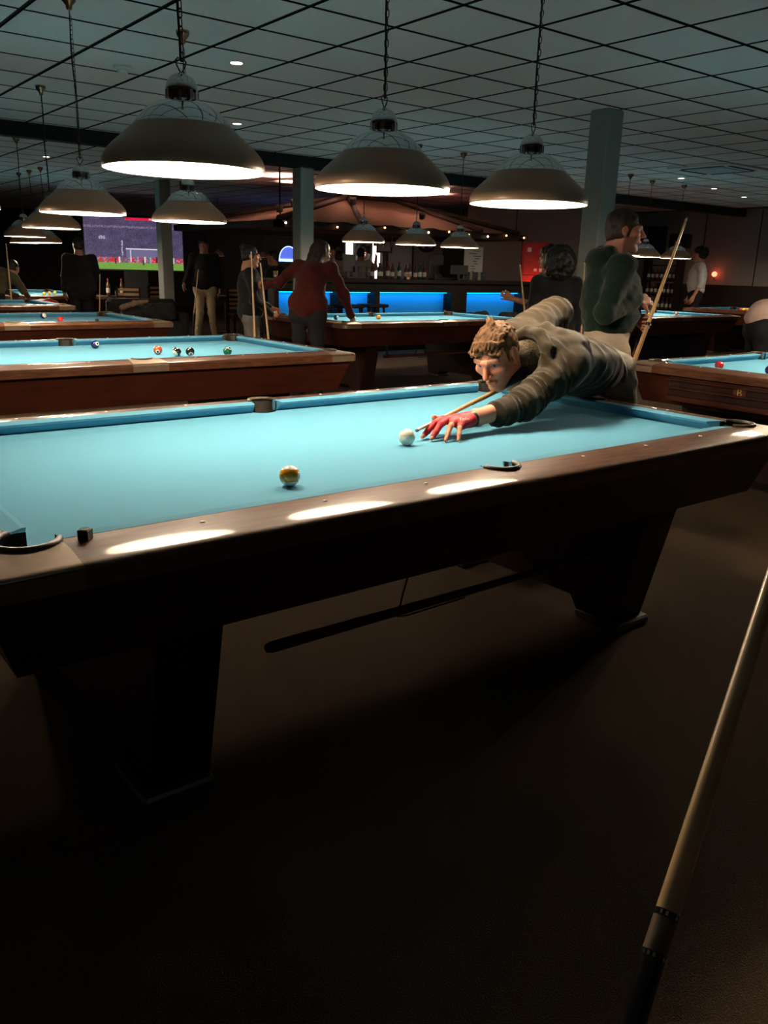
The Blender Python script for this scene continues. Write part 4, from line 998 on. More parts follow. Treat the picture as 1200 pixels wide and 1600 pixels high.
person('woman in black with tied dark hair holding a cue upright, beside the red sweater', (2.80, 5.84, 0), R_(-112), 1.56, h=0.0095, bottom=('jeans_grey', (0.16, 0.15, 0.14)), hair=('hair_black', (0.010, 0.007, 0.006), 'bun'), skin=(0.50, 0.23, 0.15), bulk=.98, face=(.1, 1, -.05),
       J=dict(rel=(.24, .02, 1.12), rwr=(.12, .24, .94), lel=(-.23, .03, 1.12), lwr=(-.05, .26, 1.00)), hands=dict(r=dict(fd=(-.5, .8, 0), pn=(-.5, -.5, 0), curl=(1, 1, .7))))
person('person in a dark top and khaki trousers standing with a cue beyond the second table', (5.09, 11.61, 0), R_(150), 1.80, h=0.013, bottom=('trousers_khaki', (0.46, 0.36, 0.23)), J=dict(rel=(.27, 0, 1.14), rwr=(.33, .12, .98), lan=(-.14, -.02, .085), ran=(.15, .03, .085)))
person('man in black seen from behind at far left, in front of the football screen', (2.76, 11.12, 0), R_(-10), 1.70, h=0.012, bulk=1.15, hair=('hair_black', (0.010, 0.007, 0.006), 'short'), J=dict(rel=(.28, .06, 1.13), rwr=(.20, .25, 1.10)))
person('dark-haired man in a white shirt standing behind the far right table', (13.5, 7.30, 0), R_(40), 1.92, h=0.012, tuck=True, sleeve='elbow', top=('shirt_white', (0.50, 0.48, 0.47)), hair=('hair_black', (0.010, 0.007, 0.006), 'curly'), skin=(0.45, 0.2, .13))
person('person in a pale pink shirt and black trousers bending over at the right edge', (5.80, 1.72, 0), R_(-128), 1.74, h=0.010, top=('shirt_pink', (0.52, 0.36, 0.31)), bulk=1.05, tuck=True, face=(0, .9, -.4), up=(0, .4, .9),
       J=dict(pelvis=(0, .0, .95), waist=(0, .17, 1.03), chest=(0, .32, 1.06), neck=(0, .50, 1.12), head=(0, .64, 1.16), lsh=(-.18, .42, 1.06), rsh=(.18, .42, 1.06), lel=(-.2, .62, .98), lwr=(-.12, .85, .86), rel=(.24, .40, 1.15), rwr=(.22, .42, .93)))
person('customer in a grey shirt at the left end of the bar', (6.80, 10.28, 0), R_(-140), 1.75, h=0.014, top=('shirt_grey', (0.13, 0.125, 0.13)))
person('shorter customer in a pale shirt beside the lit dart column', (7.25, 10.6, 0), R_(-20), 1.66, h=0.014, top=('shirt_beige', (0.25, 0.2, 0.17)))
person('dart player in a pale shirt raising one hand to throw', (9.75, 13.35, 0), R_(-60), 1.80, h=0.014, sleeve='elbow', top=('shirt_white', (0.50, 0.48, 0.47)), J=dict(rel=(.25, .22, 1.32), rwr=(.20, .38, 1.52)))
person('shadowy person in dark clothes behind the woman in black', (5.02, 9.75, 0), R_(60), 1.61, h=0.015)
person('shadowy person in dark clothes left of the blue dome', (5.50, 9.95, 0), R_(100), 1.60, h=0.015)
person('person in an olive jacket bent down at the far left edge', (1.45, 11.05, 0), R_(-60), 1.62, h=0.013, top=('jacket_olive', (0.075, 0.068, 0.040)), face=(0, .9, -.3), J=dict(waist=(0, .06, 1.06), chest=(0, .22, 1.14), neck=(0, .36, 1.22), head=(0, .46, 1.30), lsh=(-.18, .28, 1.16), rsh=(.18, .28, 1.16), lel=(-.22, .42, .95), lwr=(-.1, .6, .86), rel=(.22, .42, .95), rwr=(.12, .6, .86)))
cue('pool_cue', (2.76, 0.62, 1.67), (2.28, 0.56, 0.77), 'cue held diagonally by the man in the green hoodie', dark=.35, butt='tan_leather')
cue('pool_cue', (4.40, 3.45, 1.42), (4.38, 3.10, 0.05), 'thin cue held out by the grey-blue shirted person', dark=.35)
cue('pool_cue', (4.45, 3.25, 1.33), (4.47, 3.20, 0.02), 'short-looking cue against the red cabinet', dark=.3)
cue('pool_cue', (2.64, 5.33, 1.37), (2.60, 5.0, 0.02), 'pale upright cue leaning in front of the red sweater', dark=.3)
cue('pool_cue', (2.61, 5.46, 1.48), (2.53, 5.24, 0.02), 'pale upright cue in the hand of the woman in black', dark=.3)
cue('pool_cue', (4.80, 11.25, 1.25), (4.55, 11.1, 0.05), 'dark cue leaning from the hand of the khaki-trousered person', dark=.4)
cue('pool_cue', (3.02, 11.0, 1.15), (2.92, 10.95, 0.02), 'cue standing by the man in black at far left', dark=.3)
cue('pool_cue', (1.62, 10.75, 1.55), (1.62, 10.75, 0.02), 'thin upright cue beyond the far left tables', dark=.3)
cue('pool_cue', (4.41, 2.68, 1.45), (4.33, 2.55, 0.02), 'cue leaning against the pillar behind the player\'s elbow', dark=.3)

# ------------------------------------------------------------------ bar
bar = empty('bar_counter', (0, 0, 0), 0, 'long dark bar counter with glowing blue front panels', 'bar')
part('counter_top', 'bar_wood', bar, lambda b: b.box((7.75, 9.05, 1.15), (5.8, 0.62, 0.06), bev=0.012))
part('fascia', 'bar_wood', bar, lambda b: b.box((7.75, 8.90, 1.045), (5.7, 0.05, 0.15)))
part('plinth', 'bar_wood', bar, lambda b: b.box((7.75, 9.10, 0.16), (5.7, 0.20, 0.32)))
part('back_board', 'bar_wood', bar, lambda b: b.box((7.75, 9.22, 0.6), (5.7, 0.04, 1.1)))
for a, c in ((4.98, 6.05), (6.16, 6.80), (6.90, 8.49), (8.86, 10.29)):
    p = part('front_panel', 'panel_blue', bar, lambda b: b.box(((a+c)/2, 9.12, 0.645), (c-a, 0.02, 0.65)))
    part('led_strip', 'led_blue', p, lambda b: b.box(((a+c)/2, 9.02, 0.965), (c-a-0.04, 0.025, 0.012)))
for a, c in ((4.90, 4.98), (6.05, 6.16), (6.80, 6.90), (8.49, 8.86), (10.29, 10.6)): part('post', 'bar_wood', bar, lambda b: b.box(((a+c)/2, 9.0, 0.57), (c-a, 0.22, 1.1), bev=0.01))
led = bpy.data.lights.new('led_light', 'AREA'); led.shape = 'RECTANGLE'; led.size = 5.3; led.size_y = 0.04; led.energy = 10; led.color = (0.0, 0.48, 1.0)
lo = bpy.data.objects.new('led_light', led); C.objects.link(lo); lo.parent = bar; lo.location = (7.65, 9.0, 0.955); lo.rotation_euler = (R_(20), 0, 0)
def stool(x, y, label):
    t = empty('bar_stool', (x, y, 0), random.uniform(0, .3), label, 'stool', 'dark wooden bar stools')
    part('seat', 'bar_wood', t, lambda b: b.box((0, 0, .78), (.40, .34, .05), bev=.015))
    for sx in (-1, 1):
        for sy in (-1, 1): part('leg', 'bar_wood', t, lambda b: b.tube([(sx*.13, sy*.11, .76), (sx*.19, sy*.16, 0)], .02, 8))
    part('footrest', 'bar_wood', t, lambda b: b.box((0, -.15, .30), (.34, .03, .04)))
    part('crossbar', 'bar_wood', t, lambda b: b.box((0, 0, .52), (.34, .05, .05)))
stool(5.30, 8.35, 'dark stool left of the red sweater, against the blue panel'); stool(6.42, 8.45, 'dark stool silhouetted on the blue panel right of the red sweater'); stool(5.85, 8.30, 'dark stool half hidden behind the red sweater')
# things on the bar
def bottle(x, y, z, m, label, h=.28, group='bottles on the bar'):
    t = empty('bottle', (x, y, z), 0, label, 'bottle', group)
    part('body', m, t, lambda b: b.lathe([(.0001, 0), (.033, .002), (.036, .01), (.036, h*.58), (.030, h*.68), (.014, h*.78), (.013, h*.96), (.015, h*.97), (.015, h), (.0001, h)], 14))
    part('paper_label', 'paper', t, lambda b: b.lathe([(.0366, h*.18), (.0366, h*.46)], 14))
    part('cap', 'red_paint', t, lambda b: b.lathe([(.0155, h*.93), (.0155, h*1.01), (.0001, h*1.012)], 10))
bm = ['glass_brown', 'glass_green', 'glass_brown', 'glass_brown']
for i in range(11): bottle(6.95+i*.115+random.uniform(-.02, .02), 9.20+random.uniform(-.05, .06), 1.18, bm[i % 4], 'brown or green liquor bottle in the row on the bar', .24+.05*random.random())
for i in range(6):
    g = part('glass', 'glass', None, lambda b: b.lathe([(.0001, .002), (.028, 0), (.033, .15), (.031, .15), (.026, .006), (.0001, .008)], 14), loc=(9.05+i*.10, 9.15+.05*(i % 2), 1.18)); tag(g, 'clear drinking glass in the row beside the menu board', 'glass', 'glasses on the bar')
def candle(x, y, z, label):
    t = empty('candle_holder', (x, y, z), 0, label, 'candle')
    part('cup', 'glass', t, lambda b: b.lathe([(.0001, .002), (.03, 0), (.036, .09), (.034, .09), (.028, .006), (.0001, .008)], 14)); part('flame', 'flame', t, lambda b: b.sphere((0, 0, .035), .02, 10, 8))
candle(5.98, 8.92, 1.18, 'amber candle glass on the left end of the bar'); candle(7.45, 8.85, 1.18, 'small candle among the bottles on the bar'); candle(5.40, 9.05, 1.18, 'candle glowing by the blue dome'); candle(4.98, 9.0, 1.18, 'candle at the corner of the bar beside the red sweater')
def till(x, y, label, w=.34, h=.30):
    t = empty('till_screen', (x, y, 1.18), R_(5), label, 'monitor')
    part('foot', 'black_plastic', t, lambda b: b.box((0, 0, .015), (.2, .16, .03), bev=.006)); part('stem', 'black_plastic', t, lambda b: b.box((0, .02, .06), (.05, .03, .1))); part('screen', 'black_plastic', t, lambda b: b.box((0, 0, .10+h/2), (w, .03, h), bev=.008))
till(6.35, 9.02, 'tall black screen on the left end of the bar', .26, .27); till(8.38, 9.22, 'black till screen standing behind the bottles', .36, .32); till(8.75, 9.02, 'low black till box right of the bottles', .46, .16)
for x, lab in ((6.52, 'tall clear glass beside the black bar screen'), (6.68, 'pale slim glass beside the black bar screen')):
    tag(part('glass', 'glass', None, lambda b: b.lathe([(.0001, .002), (.03, 0), (.036, .19), (.034, .19), (.028, .006), (.0001, .008)], 14), loc=(x, 8.95, 1.18)), lab, 'glass')
mb = empty('menu_board', (9.35, 9.30, 1.18), R_(-8), 'pale menu sheet with scribbled writing leaning on the bar', 'sign')
part('sheet', 'paper', mb, lambda b: b.box((0, 0, .30), (.42, .02, .58), bev=.004))
for i in range(9): part('scribble', 'black_plastic', mb, lambda b: b.box((random.uniform(-.02, .10), -.012, .52-.045*i), (random.uniform(.06, .2), .002, .012), 0))
# canopy over the bar
cp = empty('bar_canopy', (0, 0, 0), 0, 'tan canvas hip roof with dark rafters above the bar', 'canopy')
EA = [(4.9, 8.75, 1.98), (9.95, 8.75, 1.98), (9.95, 12.2, 1.98), (4.9, 12.2, 1.98)]; RG = [(7.3, 10.4, 2.52), (8.35, 10.4, 2.52)]
for f in ([EA[0], EA[1], RG[1], RG[0]], [EA[1], EA[2], RG[1]], [EA[2], EA[3], RG[0], RG[1]], [EA[3], EA[0], RG[0]]):
    part('canvas_panel', 'canvas', cp, lambda b: b.add(list(f)+[(x, y, z-.012) for x, y, z in f], [tuple(range(len(f))), tuple(range(2*len(f)-1, len(f)-1, -1))]+[(i, len(f)+i, len(f)+(i+1) % len(f), (i+1) % len(f)) for i in range(len(f))]))
for a, c in ((EA[0], RG[0]), (EA[1], RG[1]), (EA[2], RG[1]), (EA[3], RG[0]), (RG[0], RG[1]), ((6.4, 8.75, 1.98), RG[0]), ((9.0, 8.75, 1.98), RG[1])):
    part('rafter', 'beam_wood', cp, lambda b: b.tube([(a[0], a[1], a[2]+.03), (c[0], c[1], c[2]+.03)], .05, 6))
for a, c in zip(EA, EA[1:]+EA[:1]): part('eave_beam', 'beam_wood', cp, lambda b: b.box(((a[0]+c[0])/2, (a[1]+c[1])/2, 1.94), (abs(a[0]-c[0])+.12, abs(a[1]-c[1])+.12, .10)))
for i, (x, y) in enumerate(((4.95, 8.8), (9.9, 8.8), (9.9, 12.15), (4.95, 12.15))): part('hanger', 'cord', cp, lambda b: b.tube([(x, y, 1.98), (x, y, CEIL)], .012, 6))
random.seed(5)
part('garland', 'cord', cp, lambda b: b.tube([(4.9+5.05*i/40, 8.66, 1.97+.03*math.sin(i*.9)) for i in range(41)], .012, 5))
for i in range(12):
    x = 4.95+5.0*i/11; part('garland_bulb', 'flame' if i % 3 else 'down_light', cp, lambda b: b.sphere((x, 8.64, 1.945+.02*math.sin(i*2)), .016, 8, 6))
for i in range(10):    # glasses hanging in the rack
    x = 6.6+.17*i; part('hanging_glass', 'glass', cp, lambda b: b.lathe([(.03, 1.88), (.006, 1.872), (.006, 1.80), (.034, 1.76), (.036, 1.70)], 10, (x, 9.1, 0)))
for i, (x, y, p) in enumerate(((5.6, 9.9, 2.28), (6.3, 10.6, 2.44), (6.9, 9.7, 2.47), (8.0, 9.2, 2.28), (9.2, 10.3, 2.38))):
    t = empty('uplighter', (x, y, p), 0, ['left', 'second', 'third', 'fourth', 'right'][i]+' uplighter on the bar canopy throwing a warm patch on the ceiling', 'lamp', 'uplighters on the bar canopy')
    part('housing', 'black_plastic', t, lambda b: b.lathe([(.0001, -.12), (.05, -.11), (.06, 0), (.054, 0), (.045, -.09)], 12)); part('lens', 'down_light', t, lambda b: b.disc((0, 0, -.03), .045, 12))
    l = bpy.data.lights.new('uplight', 'SPOT'); l.energy = 55; l.color = (1, .55, .42); l.spot_size = R_(110); l.spot_blend = .8; l.shadow_soft_size = .04
    o = bpy.data.objects.new('uplight', l); C.objects.link(o); o.parent = t; o.location = (0, 0, .01); o.rotation_euler = (PI, 0, 0)
# red lamp behind the bar end and the red fire cabinet
rc = empty('fire_cabinet', (11.2, 9.5, 0), R_(-40), 'red wall cabinet glowing beside the bar', 'cabinet')
part('body', 'red_paint', rc, lambda b: b.box((0, 0, 1.62), (.52, .18, .62), bev=.01)); part('door', 'red_paint', rc, lambda b: b.box((0, -.095, 1.62), (.46, .02, .56), bev=.006)); part('emblem', 'white_plastic', rc, lambda b: (b.box((-.12, -.107, 1.78), (.08, .003, .08)), b.box((.02, -.107, 1.40), (.06, .003, .05)), b.box((.12, -.107, 1.40), (.05, .003, .06))))
part('pedestal', 'red_paint', rc, lambda b: b.box((0, 0, .65), (.5, .2, 1.3), bev=.01))
rl = bpy.data.lights.new('red_light', 'POINT'); rl.energy = 6; rl.color = (1, .10, .05); rl.shadow_soft_size = .08
ro = bpy.data.objects.new('red_light', rl); C.objects.link(ro); ro.parent = rc; ro.location = (0, -.35, 1.05)
part('lamp_globe', 'red_glow', rc, lambda b: b.sphere((-.05, -.16, 1.02), .05, 10, 8))
struct('wall_nook', 'wall_paint', lambda b: b.box((12.15, 10.15, CEIL/2), (3.2, .12, CEIL), R_(-42)))
# wall behind the bar with pictures, clock, opening
struct('wall_bar', 'wall_paint', lambda b: (b.box((11.6, 12.75, CEIL/2), (2.6, .12, CEIL), R_(-35))))
def on_bar_wall(s, z, off=.07):
    a = R_(-35); return (11.6+s*math.cos(a)-(-off)*math.sin(a)*-1*0-off*math.sin(-a)*1.0, 12.75+s*math.sin(a)-off*math.cos(a), z)
w1 = empty('window_1', on_bar_wall(-.95, 1.45), R_(-35), kind='structure')
part('pane', 'panel_white', w1, lambda b: b.box((0, 0, .1), (.55, .02, 1.0))); part('window_frame', 'beam_wood', w1, lambda b: [b.box((x, -.01, .1), (.04, .04, 1.08)) for x in (-.29, .29)]+[b.box((0, -.01, z), (.6, .04, .04)) for z in (-.42, .62)])
for i in range(6): part('blind_slat', 'tan_leather', w1, lambda b: b.box((-.05+.05*i, -.02, .46), (.03, .012, .16), R_(10)))
ck = empty('wall_clock', on_bar_wall(-.35, 1.95), R_(-35), 'round dark wall clock right of the bar opening', 'clock')
for nm, m, r, d in (('rim', 'black_plastic', .22, .03), ('face', 'wall_dark', .19, .036)):
    o = part(nm, m, ck, lambda b: b.lathe([(.0001, d), (r, d), (r, 0)], 28)); o.rotation_euler = (PI/2, 0, 0)
o = part('hands', 'casting', ck, lambda b: (b.box((0, .05, .04), (.012, .12, .003)), b.box((.04, 0, .04), (.08, .012, .003)))); o.rotation_euler = (PI/2, 0, 0)
bd = empty('notice_board', on_bar_wall(.55, 1.72), R_(-35), 'dark framed notice board on the wall right of the clock', 'board')
part('panel', 'wall_dark', bd, lambda b: b.box((0, 0, 0), (.95, .03, .95))); part('frame', 'beam_wood', bd, lambda b: [b.box((x, -.01, 0), (.05, .05, 1.0)) for x in (-.5, .5)]+[b.box((0, -.01, z), (1.0, .05, .05)) for z in (-.5, .5)])
pf = empty('picture_frame', (9.75, 12.5, 1.72), R_(-35), 'small framed picture behind the bar', 'picture')
part('frame', 'black_plastic', pf, lambda b: b.box((0, 0, .12), (.34, .03, .34), bev=.004)); part('print', 'paper', pf, lambda b: b.box((0, -.017, .12), (.26, .004, .26))); part('stand', 'black_plastic', pf, lambda b: b.box((0, .05, -.87), (.06, .06, 1.7)))
# ------------------------------------------------------------------ dartboards on the right wall
def dartboard(y, z, label):
    t = empty('dartboard', (X1-.034, y, z), 0, label, 'dartboard', 'dartboards in a row')
    s = part('surround', 'board_black', t, lambda b: b.lathe([(.0001, .03), (.38, .03), (.40, .02), (.40, 0)], 32)); s.rotation_euler = (0, -PI/2, 0)
    d = MB()
    for k in range(20):
        for r0, r1, m in ((.0, .10, k % 2), (.10, .115, 2), (.115, .165, k % 2), (.165, .18, 2), (.18, .225, 0)):
            d.cur = m; a0, a1 = 2*PI*(k-.5)/20, 2*PI*(k+.5)/20
            d.add([(r*math.cos(a), r*math.sin(a), .05) for r, a in ((r0, a0), (r1, a0), (r1, a1), (r0, a1))], [(0, 1, 2, 3)])
    d.cur = 0; d.lathe([(.225, .05), (.225, .028)], 32)
    o = d.build('board', ['board_black', 'board_cream', 'board_red'], t); o.rotation_euler = (0, -PI/2, 0)
for y, lab in ((22.3, 'left dartboard on the dark far wall'), (20.85, 'middle dartboard between the two lit columns'), (19.4, 'right dartboard, the clearest one')):
    dartboard(y, 1.86, lab)
    l = bpy.data.lights.new('dart_spot', 'SPOT'); l.energy = 260; l.color = (1, .8, .65); l.spot_size = R_(40); l.spot_blend = .5
    o = bpy.data.objects.new('dart_spot', l); C.objects.link(o); o.location = (X1-1.2, y, CEIL-.1); o.rotation_euler = (0, R_(-55), 0)
    tag(part('dart_lamp', 'black_plastic', None, lambda b: b.lathe([(.03, .0), (.045, .10), (.02, .12), (.0001, .12)], 12), loc=(X1-1.2, y, CEIL-.12)), 'small dark spotlight aimed at the '+lab.split(' ')[0]+' dartboard', 'lamp')
struct('wall_darts', 'wall_dark', lambda b: b.box((X1-.015, 20.9, CEIL/2), (.03, 5.0, CEIL)))
for y, lab in ((21.6, 'left white lit column between the dartboards'), (20.1, 'right white lit column between the dartboards')): tag(part('light_column', 'lit_pillar', None, lambda b: b.box((X1-.10, y, 1.25), (.12, .27, 2.0), bev=.01)), lab, 'lamp')
# ------------------------------------------------------------------ football screen
sc = empty('projection_screen', (5.50, 15.77, 1.715), R_(-21.4), 'wide screen showing a football match at far left', 'screen')
W_, H_, NX, NY = 2.02, 1.06, 176, 96
part('casing', 'black_plastic', sc, lambda b: b.box((0, .03, 0), (W_+.06, .05, H_+.06), bev=.01))
xs = np.linspace(-W_/2, W_/2, NX+1); zs = np.linspace(-H_/2, H_/2, NY+1)
XX, ZZ = np.meshgrid(xs, zs, indexing='ij'); VV = np.stack([XX.ravel(), np.zeros(XX.size), ZZ.ravel()], 1)
ii, jj = np.meshgrid(np.arange(NX), np.arange(NY), indexing='ij'); base = (ii*(NY+1)+jj).ravel(); QQ = np.stack([base, base+NY+1, base+NY+2, base+1], 1)
U = (XX.ravel()/W_+.5); Vv = (ZZ.ravel()/H_+.5); rs = np.random.RandomState(2); nse = rs.rand(U.size)
col = np.stack([.052+.09*nse**3, .040+.07*nse**3, .095+.11*nse**3], 1)*(0.85+.35*noise3(np.stack([U*14, Vv*9, U*0], 1).astype(np.float32)))[:, None]
col[(Vv > .80) & (Vv < .84) & (nse > .4)] = (.24, .18, .30); col[(Vv > .955) & (U > .42) & (U < .74)] = (.75, .01, .06)
col[(Vv > .965) & (Vv < .99) & (U > .66) & (U < .72) & (nse > .3)] = (.8, .5, .55)
band = (Vv > .135) & (Vv < .235); col[band] = (.62, .02, .035); col[band & (noise3(np.stack([U*40, Vv*6, U*0+3], 1).astype(np.float32)) > .56)] = (.16, .09, .14); col[band & (nse > .93)] = (.6, .5, .55)
pit = Vv <= .135; col[pit] = np.array((.17, .36, .06))*(.8+.3*nse[pit])[:, None]
for uu, vv, ww, hh in ((.455, .275, .012, .24), (.80, .275, .012, .24)): col[(np.abs(U-uu) < ww/2) & (np.abs(Vv-vv+.01) < hh/2)] = (.75, .72, .85)
col[(np.abs(Vv-.40) < .011) & (U > .41) & (U < .81)] = (.75, .72, .85)
col[(U > .41) & (U < .80) & (Vv > .235) & (Vv < .39)] = col[(U > .41) & (U < .80) & (Vv > .235) & (Vv < .39)]*.6+np.array((.10, .10, .17))
col[(np.abs(U-.375) < .008) & (Vv > .25) & (Vv < .56) & (nse > .35)] = (.5, .45, .6); col[(np.abs(U-.175) < .03) & (np.abs(Vv-.61) < .03) & (nse > .35)] = (.5, .45, .6)
for uu, vv, c in ((.585, .14, (.03, .05, .06)), (.30, .16, (.05, .02, .03)), (.34, .19, (.7, .6, .65)), (.53, .20, (.2, .3, .5)), (.60, .20, (.65, .6, .6)), (.66, .19, (.25, .35, .5)), (.72, .20, (.03, .02, .05)), (.77, .20, (.7, .55, .6)), (.83, .19, (.03, .02, .05)), (.90, .19, (.65, .6, .6))): col[(np.abs(U-uu) < .008) & (np.abs(Vv-vv) < .055)] = c
part_s = mesh_obj('picture', VV, QQ, 'screen', sc, col)
part('stand', 'black_plastic', sc, lambda b: (b.box((0, .08, -1.12), (.5, .12, 1.18)), b.box((0, .05, -1.69), (1.2, .5, .05))))
# blue lit dome machine
dm = empty('dome_machine', (8.45, 14.3, 0), R_(-30), 'small blue glowing arched glass dome behind the bar stools', 'machine')
part('cabinet', 'black_plastic', dm, lambda b: b.box((0, 0, .72), (.46, .4, 1.44), bev=.02)); part('base_light', 'dome_edge', dm, lambda b: b.box((0, 0, 1.47), (.42, .36, .06)))
arch = [(.20*math.cos(a), 1.50+.26*math.sin(a)) for a in [PI*i/16 for i in range(17)]]
part('dome', 'dome_glow', dm, lambda b: b.prism(arch, 'y', -.16, .16)); part('dome_rim', 'dome_edge', dm, lambda b: b.tube([(x, -.165, z) for x, z in arch], .012, 6))
# ------------------------------------------------------------------ ceiling fittings
def downlight(x, y, label):
    t = empty('downlight', (x, y, CEIL), 0, label, 'lamp', 'recessed ceiling downlights')
    part('trim_ring', 'white_plastic', t, lambda b: b.lathe([(.042, -.002), (.055, -.006), (.06, .0)], 20)); part('lens', 'down_light', t, lambda b: b.disc((0, 0, -.004), .042, 16, -1))
for x, y, lab in ((1.46, 3.55, 'upper recessed downlight right of the largest lamp'), (2.73, 5.92, 'lower recessed downlight right of the largest lamp'), (9.6, 5.3, 'left recessed downlight of the row at upper right'), (11.2, 5.75, 'middle recessed downlight of the row at upper right'), (12.8, 6.15, 'right recessed downlight of the row at upper right'), (2.2, 10.5, 'recessed downlight at far left behind the lamp cords'), (1.55, 11.9, 'recessed downlight at the far left edge')): downlight(x, y, lab)
sm = empty('smoke_detector', (0.90, 4.26, CEIL), 0, 'white smoke detector on the ceiling at upper left', 'smoke detector')
part('base', 'white_plastic', sm, lambda b: b.lathe([(.068, 0), (.068, -.016), (.06, -.024), (.04, -.026)], 24)); part('sensor', 'white_plastic', sm, lambda b: b.lathe([(.04, -.024), (.04, -.042), (.03, -.05), (.0001, -.052)], 20))
vt = empty('air_vent', (8.9, 4.3, CEIL), 0, 'square air-conditioning vent in the ceiling at upper right', 'vent')
part('frame', 'tile', vt, lambda b: b.box((0, 0, -.012), (.92, .92, .024), bev=.008)); part('grille', 'panel_white', vt, lambda b: b.box((0, 0, -.028), (.50, .50, .012)))
for a in range(4):
    x, y = [(0, .35), (0, -.35), (.35, 0), (-.35, 0)][a]; part('slot', 'tile_joint', vt, lambda b: b.box((x, y, -.026), (.6 if x == 0 else .05, .05 if x == 0 else .6, .006)))
# ------------------------------------------------------------------ right wall things
tv = empty('wall_television', (X1-.06, 9.75, 2.12), PI/2, 'black switched-off television high on the right wall', 'television')
part('body', 'black_plastic', tv, lambda b: b.box((0, 0, 0), (.75, .06, .62), bev=.01)); part('glass', 'cue_dark', tv, lambda b: b.box((0, .032, 0), (.69, .004, .56))); part('bracket', 'black_plastic', tv, lambda b: b.box((0, -.045, 0), (.2, .04, .2)))
sp = empty('speaker', (X1-.14, 8.95, 2.10), PI/2+.3, 'dark wedge speaker beside the wall television', 'speaker')
part('box', 'black_plastic', sp, lambda b: b.box((0, 0, 0), (.45, .22, .30), bev=.02)); part('grille', 'dark_fabric', sp, lambda b: b.box((0, .112, 0), (.40, .006, .25)))
sf = empty('bottle_shelf', (X1-.20, 9.25, 0), 0, 'tall dark shelf of bottles by the right wall', 'shelf')
for y in (-.42, .42): part('side', 'wainscot', sf, lambda b: b.box((0, y, .85), (.3, .03, 1.7)))
for k in range(5): part('shelf_board', 'wainscot', sf, lambda b: b.box((0, 0, .30+.32*k), (.3, .84, .025)))
for k in range(4):
    for q in range(7): bottle(X1-.26, 9.25-.33+.11*q, .313+.32*k, bm[(k+q) % 4], 'dark bottle on the tall shelf by the right wall', .26, 'bottles on the wall shelf')
rw = empty('wall_lamp', (X1-.09, 8.05, 1.42), 0, 'small red glowing wall lamp right of the white-shirted man', 'lamp')
part('shade', 'red_glow', rw, lambda b: b.sphere((0, 0, 0), .055, 12, 8)); part('bracket', 'brass', rw, lambda b: b.tube([(.09, 0, -.12), (.02, 0, -.12), (0, 0, -.05)], .01, 6)); part('tray', 'wainscot', rw, lambda b: b.box((0, 0, -.26), (.18, .3, .02)))
wl = bpy.data.lights.new('wall_red', 'POINT'); wl.energy = 0.3; wl.color = (1, .25, .15); wo = bpy.data.objects.new('wall_red', wl); C.objects.link(wo); wo.parent = rw; wo.location = (-.12, 0, .05)
# ------------------------------------------------------------------ left background furniture
def chair(x, y, rz, label):
    t = empty('slat_chair', (x, y, 0), rz, label, 'chair', 'dark slat-back chairs')
    part('seat', 'bar_wood', t, lambda b: b.box((0, 0, .45), (.42, .42, .04), bev=.01))
    for sx in (-1, 1):
        part('leg', 'bar_wood', t, lambda b: b.box((sx*.19, .18, .22), (.035, .035, .44))); part('leg', 'bar_wood', t, lambda b: b.box((sx*.19, -.19, .46), (.035, .035, .92)))
    for k in range(5): part('back_slat', 'tan_leather', t, lambda b: b.box((0, -.19, .56+.08*k), (.36, .02, .04)))
chair(3.85, 12.0, R_(160), 'slat-back chair beside the man in black'); chair(4.95, 13.1, R_(200), 'slat-back chair right of the pillar before the screen'); chair(5.95, 11.9, R_(170), 'slat-back chair just behind the khaki-trousered person')
def side_table(x, y, label, h=.74):
    t = empty('bistro_table', (x, y, 0), 0, label, 'table', 'small bistro tables')
    part('top', 'bar_wood', t, lambda b: b.lathe([(.0001, h), (.36, h), (.37, h-.015), (.36, h-.03), (.0001, h-.03)], 24)); part('pole', 'black_plastic', t, lambda b: b.lathe([(.03, h-.03), (.03, .03)], 10)); part('base', 'black_plastic', t, lambda b: b.lathe([(.0001, .04), (.22, .03), (.23, 0)], 20))
side_table(4.0, 13.0, 'small dark bistro table below the football screen'); side_table(6.35, 13.3, 'bistro table right of the pillar with a lit edge'); side_table(7.0, 12.9, 'high bistro table in the dark lounge left of the blue dome', 1.08)
candle(4.0, 12.95, .74, 'candle on the bistro table below the screen')
bottle(3.9, 13.1, .74, 'glass_brown', 'bottle silhouetted against the green pitch on the screen', .3, None); bottle(4.15, 13.1, .74, 'glass_brown', 'second bottle silhouetted below the goal on the screen', .3, None)
mat('coat', (0.02, 0.018, 0.018), 0.95, var=.2, scale=8); mat('fur', (0.30, 0.20, 0.13), 0.95, var=.25, scale=60, bump=.6)
def heap(name, label, cat, prims, m, extra=None, h=.014):
    F = Field([cap_(*p[:2], p[2], p[3], .06) for p in prims], h); F.disp(lambda p: (noise3(p*np.array((12, 12, 14), np.float32))-.5)*.05); V, Q = F.mesh(); o = mesh_obj(name, V, Q, m); tag(o, label, cat)
    if extra:
        F = Field([cap_(*p[:2], p[2], p[3], .04) for p in extra[1]], h); F.disp(lambda p: (noise3(p*40)-.5)*.03); V, Q = F.mesh(); mesh_obj(extra[0], V, Q, extra[2], o)
    return o
sofa = empty('sofa', (3.62, 10.75, 0), R_(-12), 'low dark sofa heaped with coats right of the third table', 'sofa')
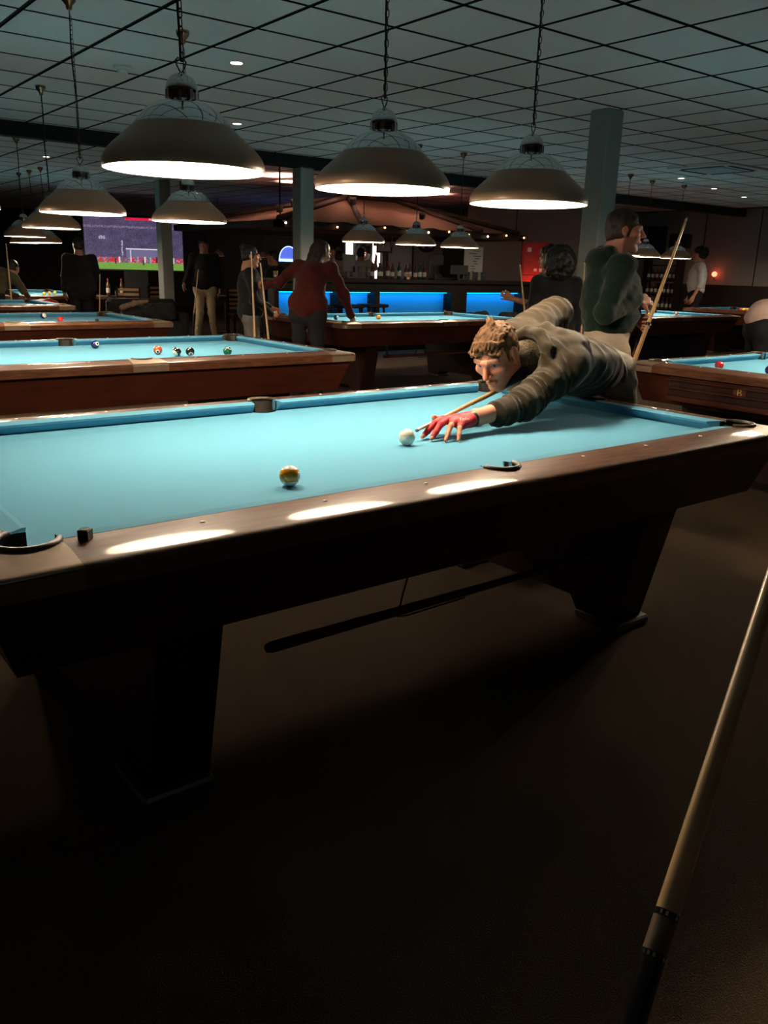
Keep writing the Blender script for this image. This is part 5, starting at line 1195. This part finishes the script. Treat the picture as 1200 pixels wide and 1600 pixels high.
part('seat', 'dark_fabric', sofa, lambda b: b.box((0, 0, .25), (1.1, .7, .42), bev=.05)); part('backrest', 'dark_fabric', sofa, lambda b: b.box((0, .32, .5), (1.1, .18, .55), bev=.05))
for sx in (-1, 1): part('armrest', 'dark_fabric', sofa, lambda b: b.box((sx*.55, 0, .30), (.14, .70, .56), bev=.04))
heap('winter_coat', 'dark winter coat with a pale fur trim thrown on the sofa', 'coat', [((3.35, 10.74, .58), (3.95, 10.60, .60), .12, .12), ((3.6, 10.6, .56), (3.9, 10.5, .55), .11, .11)], 'coat', ('fur_trim', [((3.20, 10.62, .66), (3.36, 10.52, .73), .045, .035), ((3.36, 10.52, .73), (3.56, 10.50, .76), .035, .025)], 'fur'))
bench = empty('bench', (8.7, 8.05, 0), 0, 'low dark bench with coats in front of the bar', 'bench')
part('seat', 'dark_fabric', bench, lambda b: b.box((0, 0, .46), (2.9, .45, .10), bev=.03))
for sx in (-1, 0, 1): part('leg', 'bar_wood', bench, lambda b: b.box((sx*1.3, 0, .205), (.08, .4, .41)))
heap('jacket', 'dark jacket lying on the bench in front of the bar', 'coat', [((7.9, 8.05, .58), (8.5, 8.05, .60), .09, .10)], 'coat'); heap('jacket', 'second dark jacket at the right end of the bench', 'coat', [((8.95, 8.05, .58), (9.8, 8.05, .58), .10, .09)], 'coat')
heap('red_bag', 'red bag behind the far left tables', 'bag', [((1.98, 10.85, .66), (2.2, 10.85, .68), .11, .10)], 'red_paint'); 
tag(part('crate', 'wainscot', None, lambda b: b.box((2.09, 10.85, .26), (.5, .4, .52), bev=.02)), 'dark box under the red bag', 'box')
for i, (x, y) in enumerate(((7.2, 15.2), (8.55, 15.6))):
    t = empty('shaded_wall_lamp', (x, y, 1.52), 0, ['left', 'right'][i]+' small shaded lamp glowing in the dark lounge', 'lamp'); part('shade', 'shade_dark', t, lambda b: b.lathe([(.12, 0), (.10, .06), (.03, .13), (.0001, .14)], 16)); part('glow', 'down_light', t, lambda b: b.disc((0, 0, .005), .115, 16, -1)); part('rod', 'cord', t, lambda b: b.tube([(0, 0, .13), (0, 0, CEIL-1.52)], .006, 6))
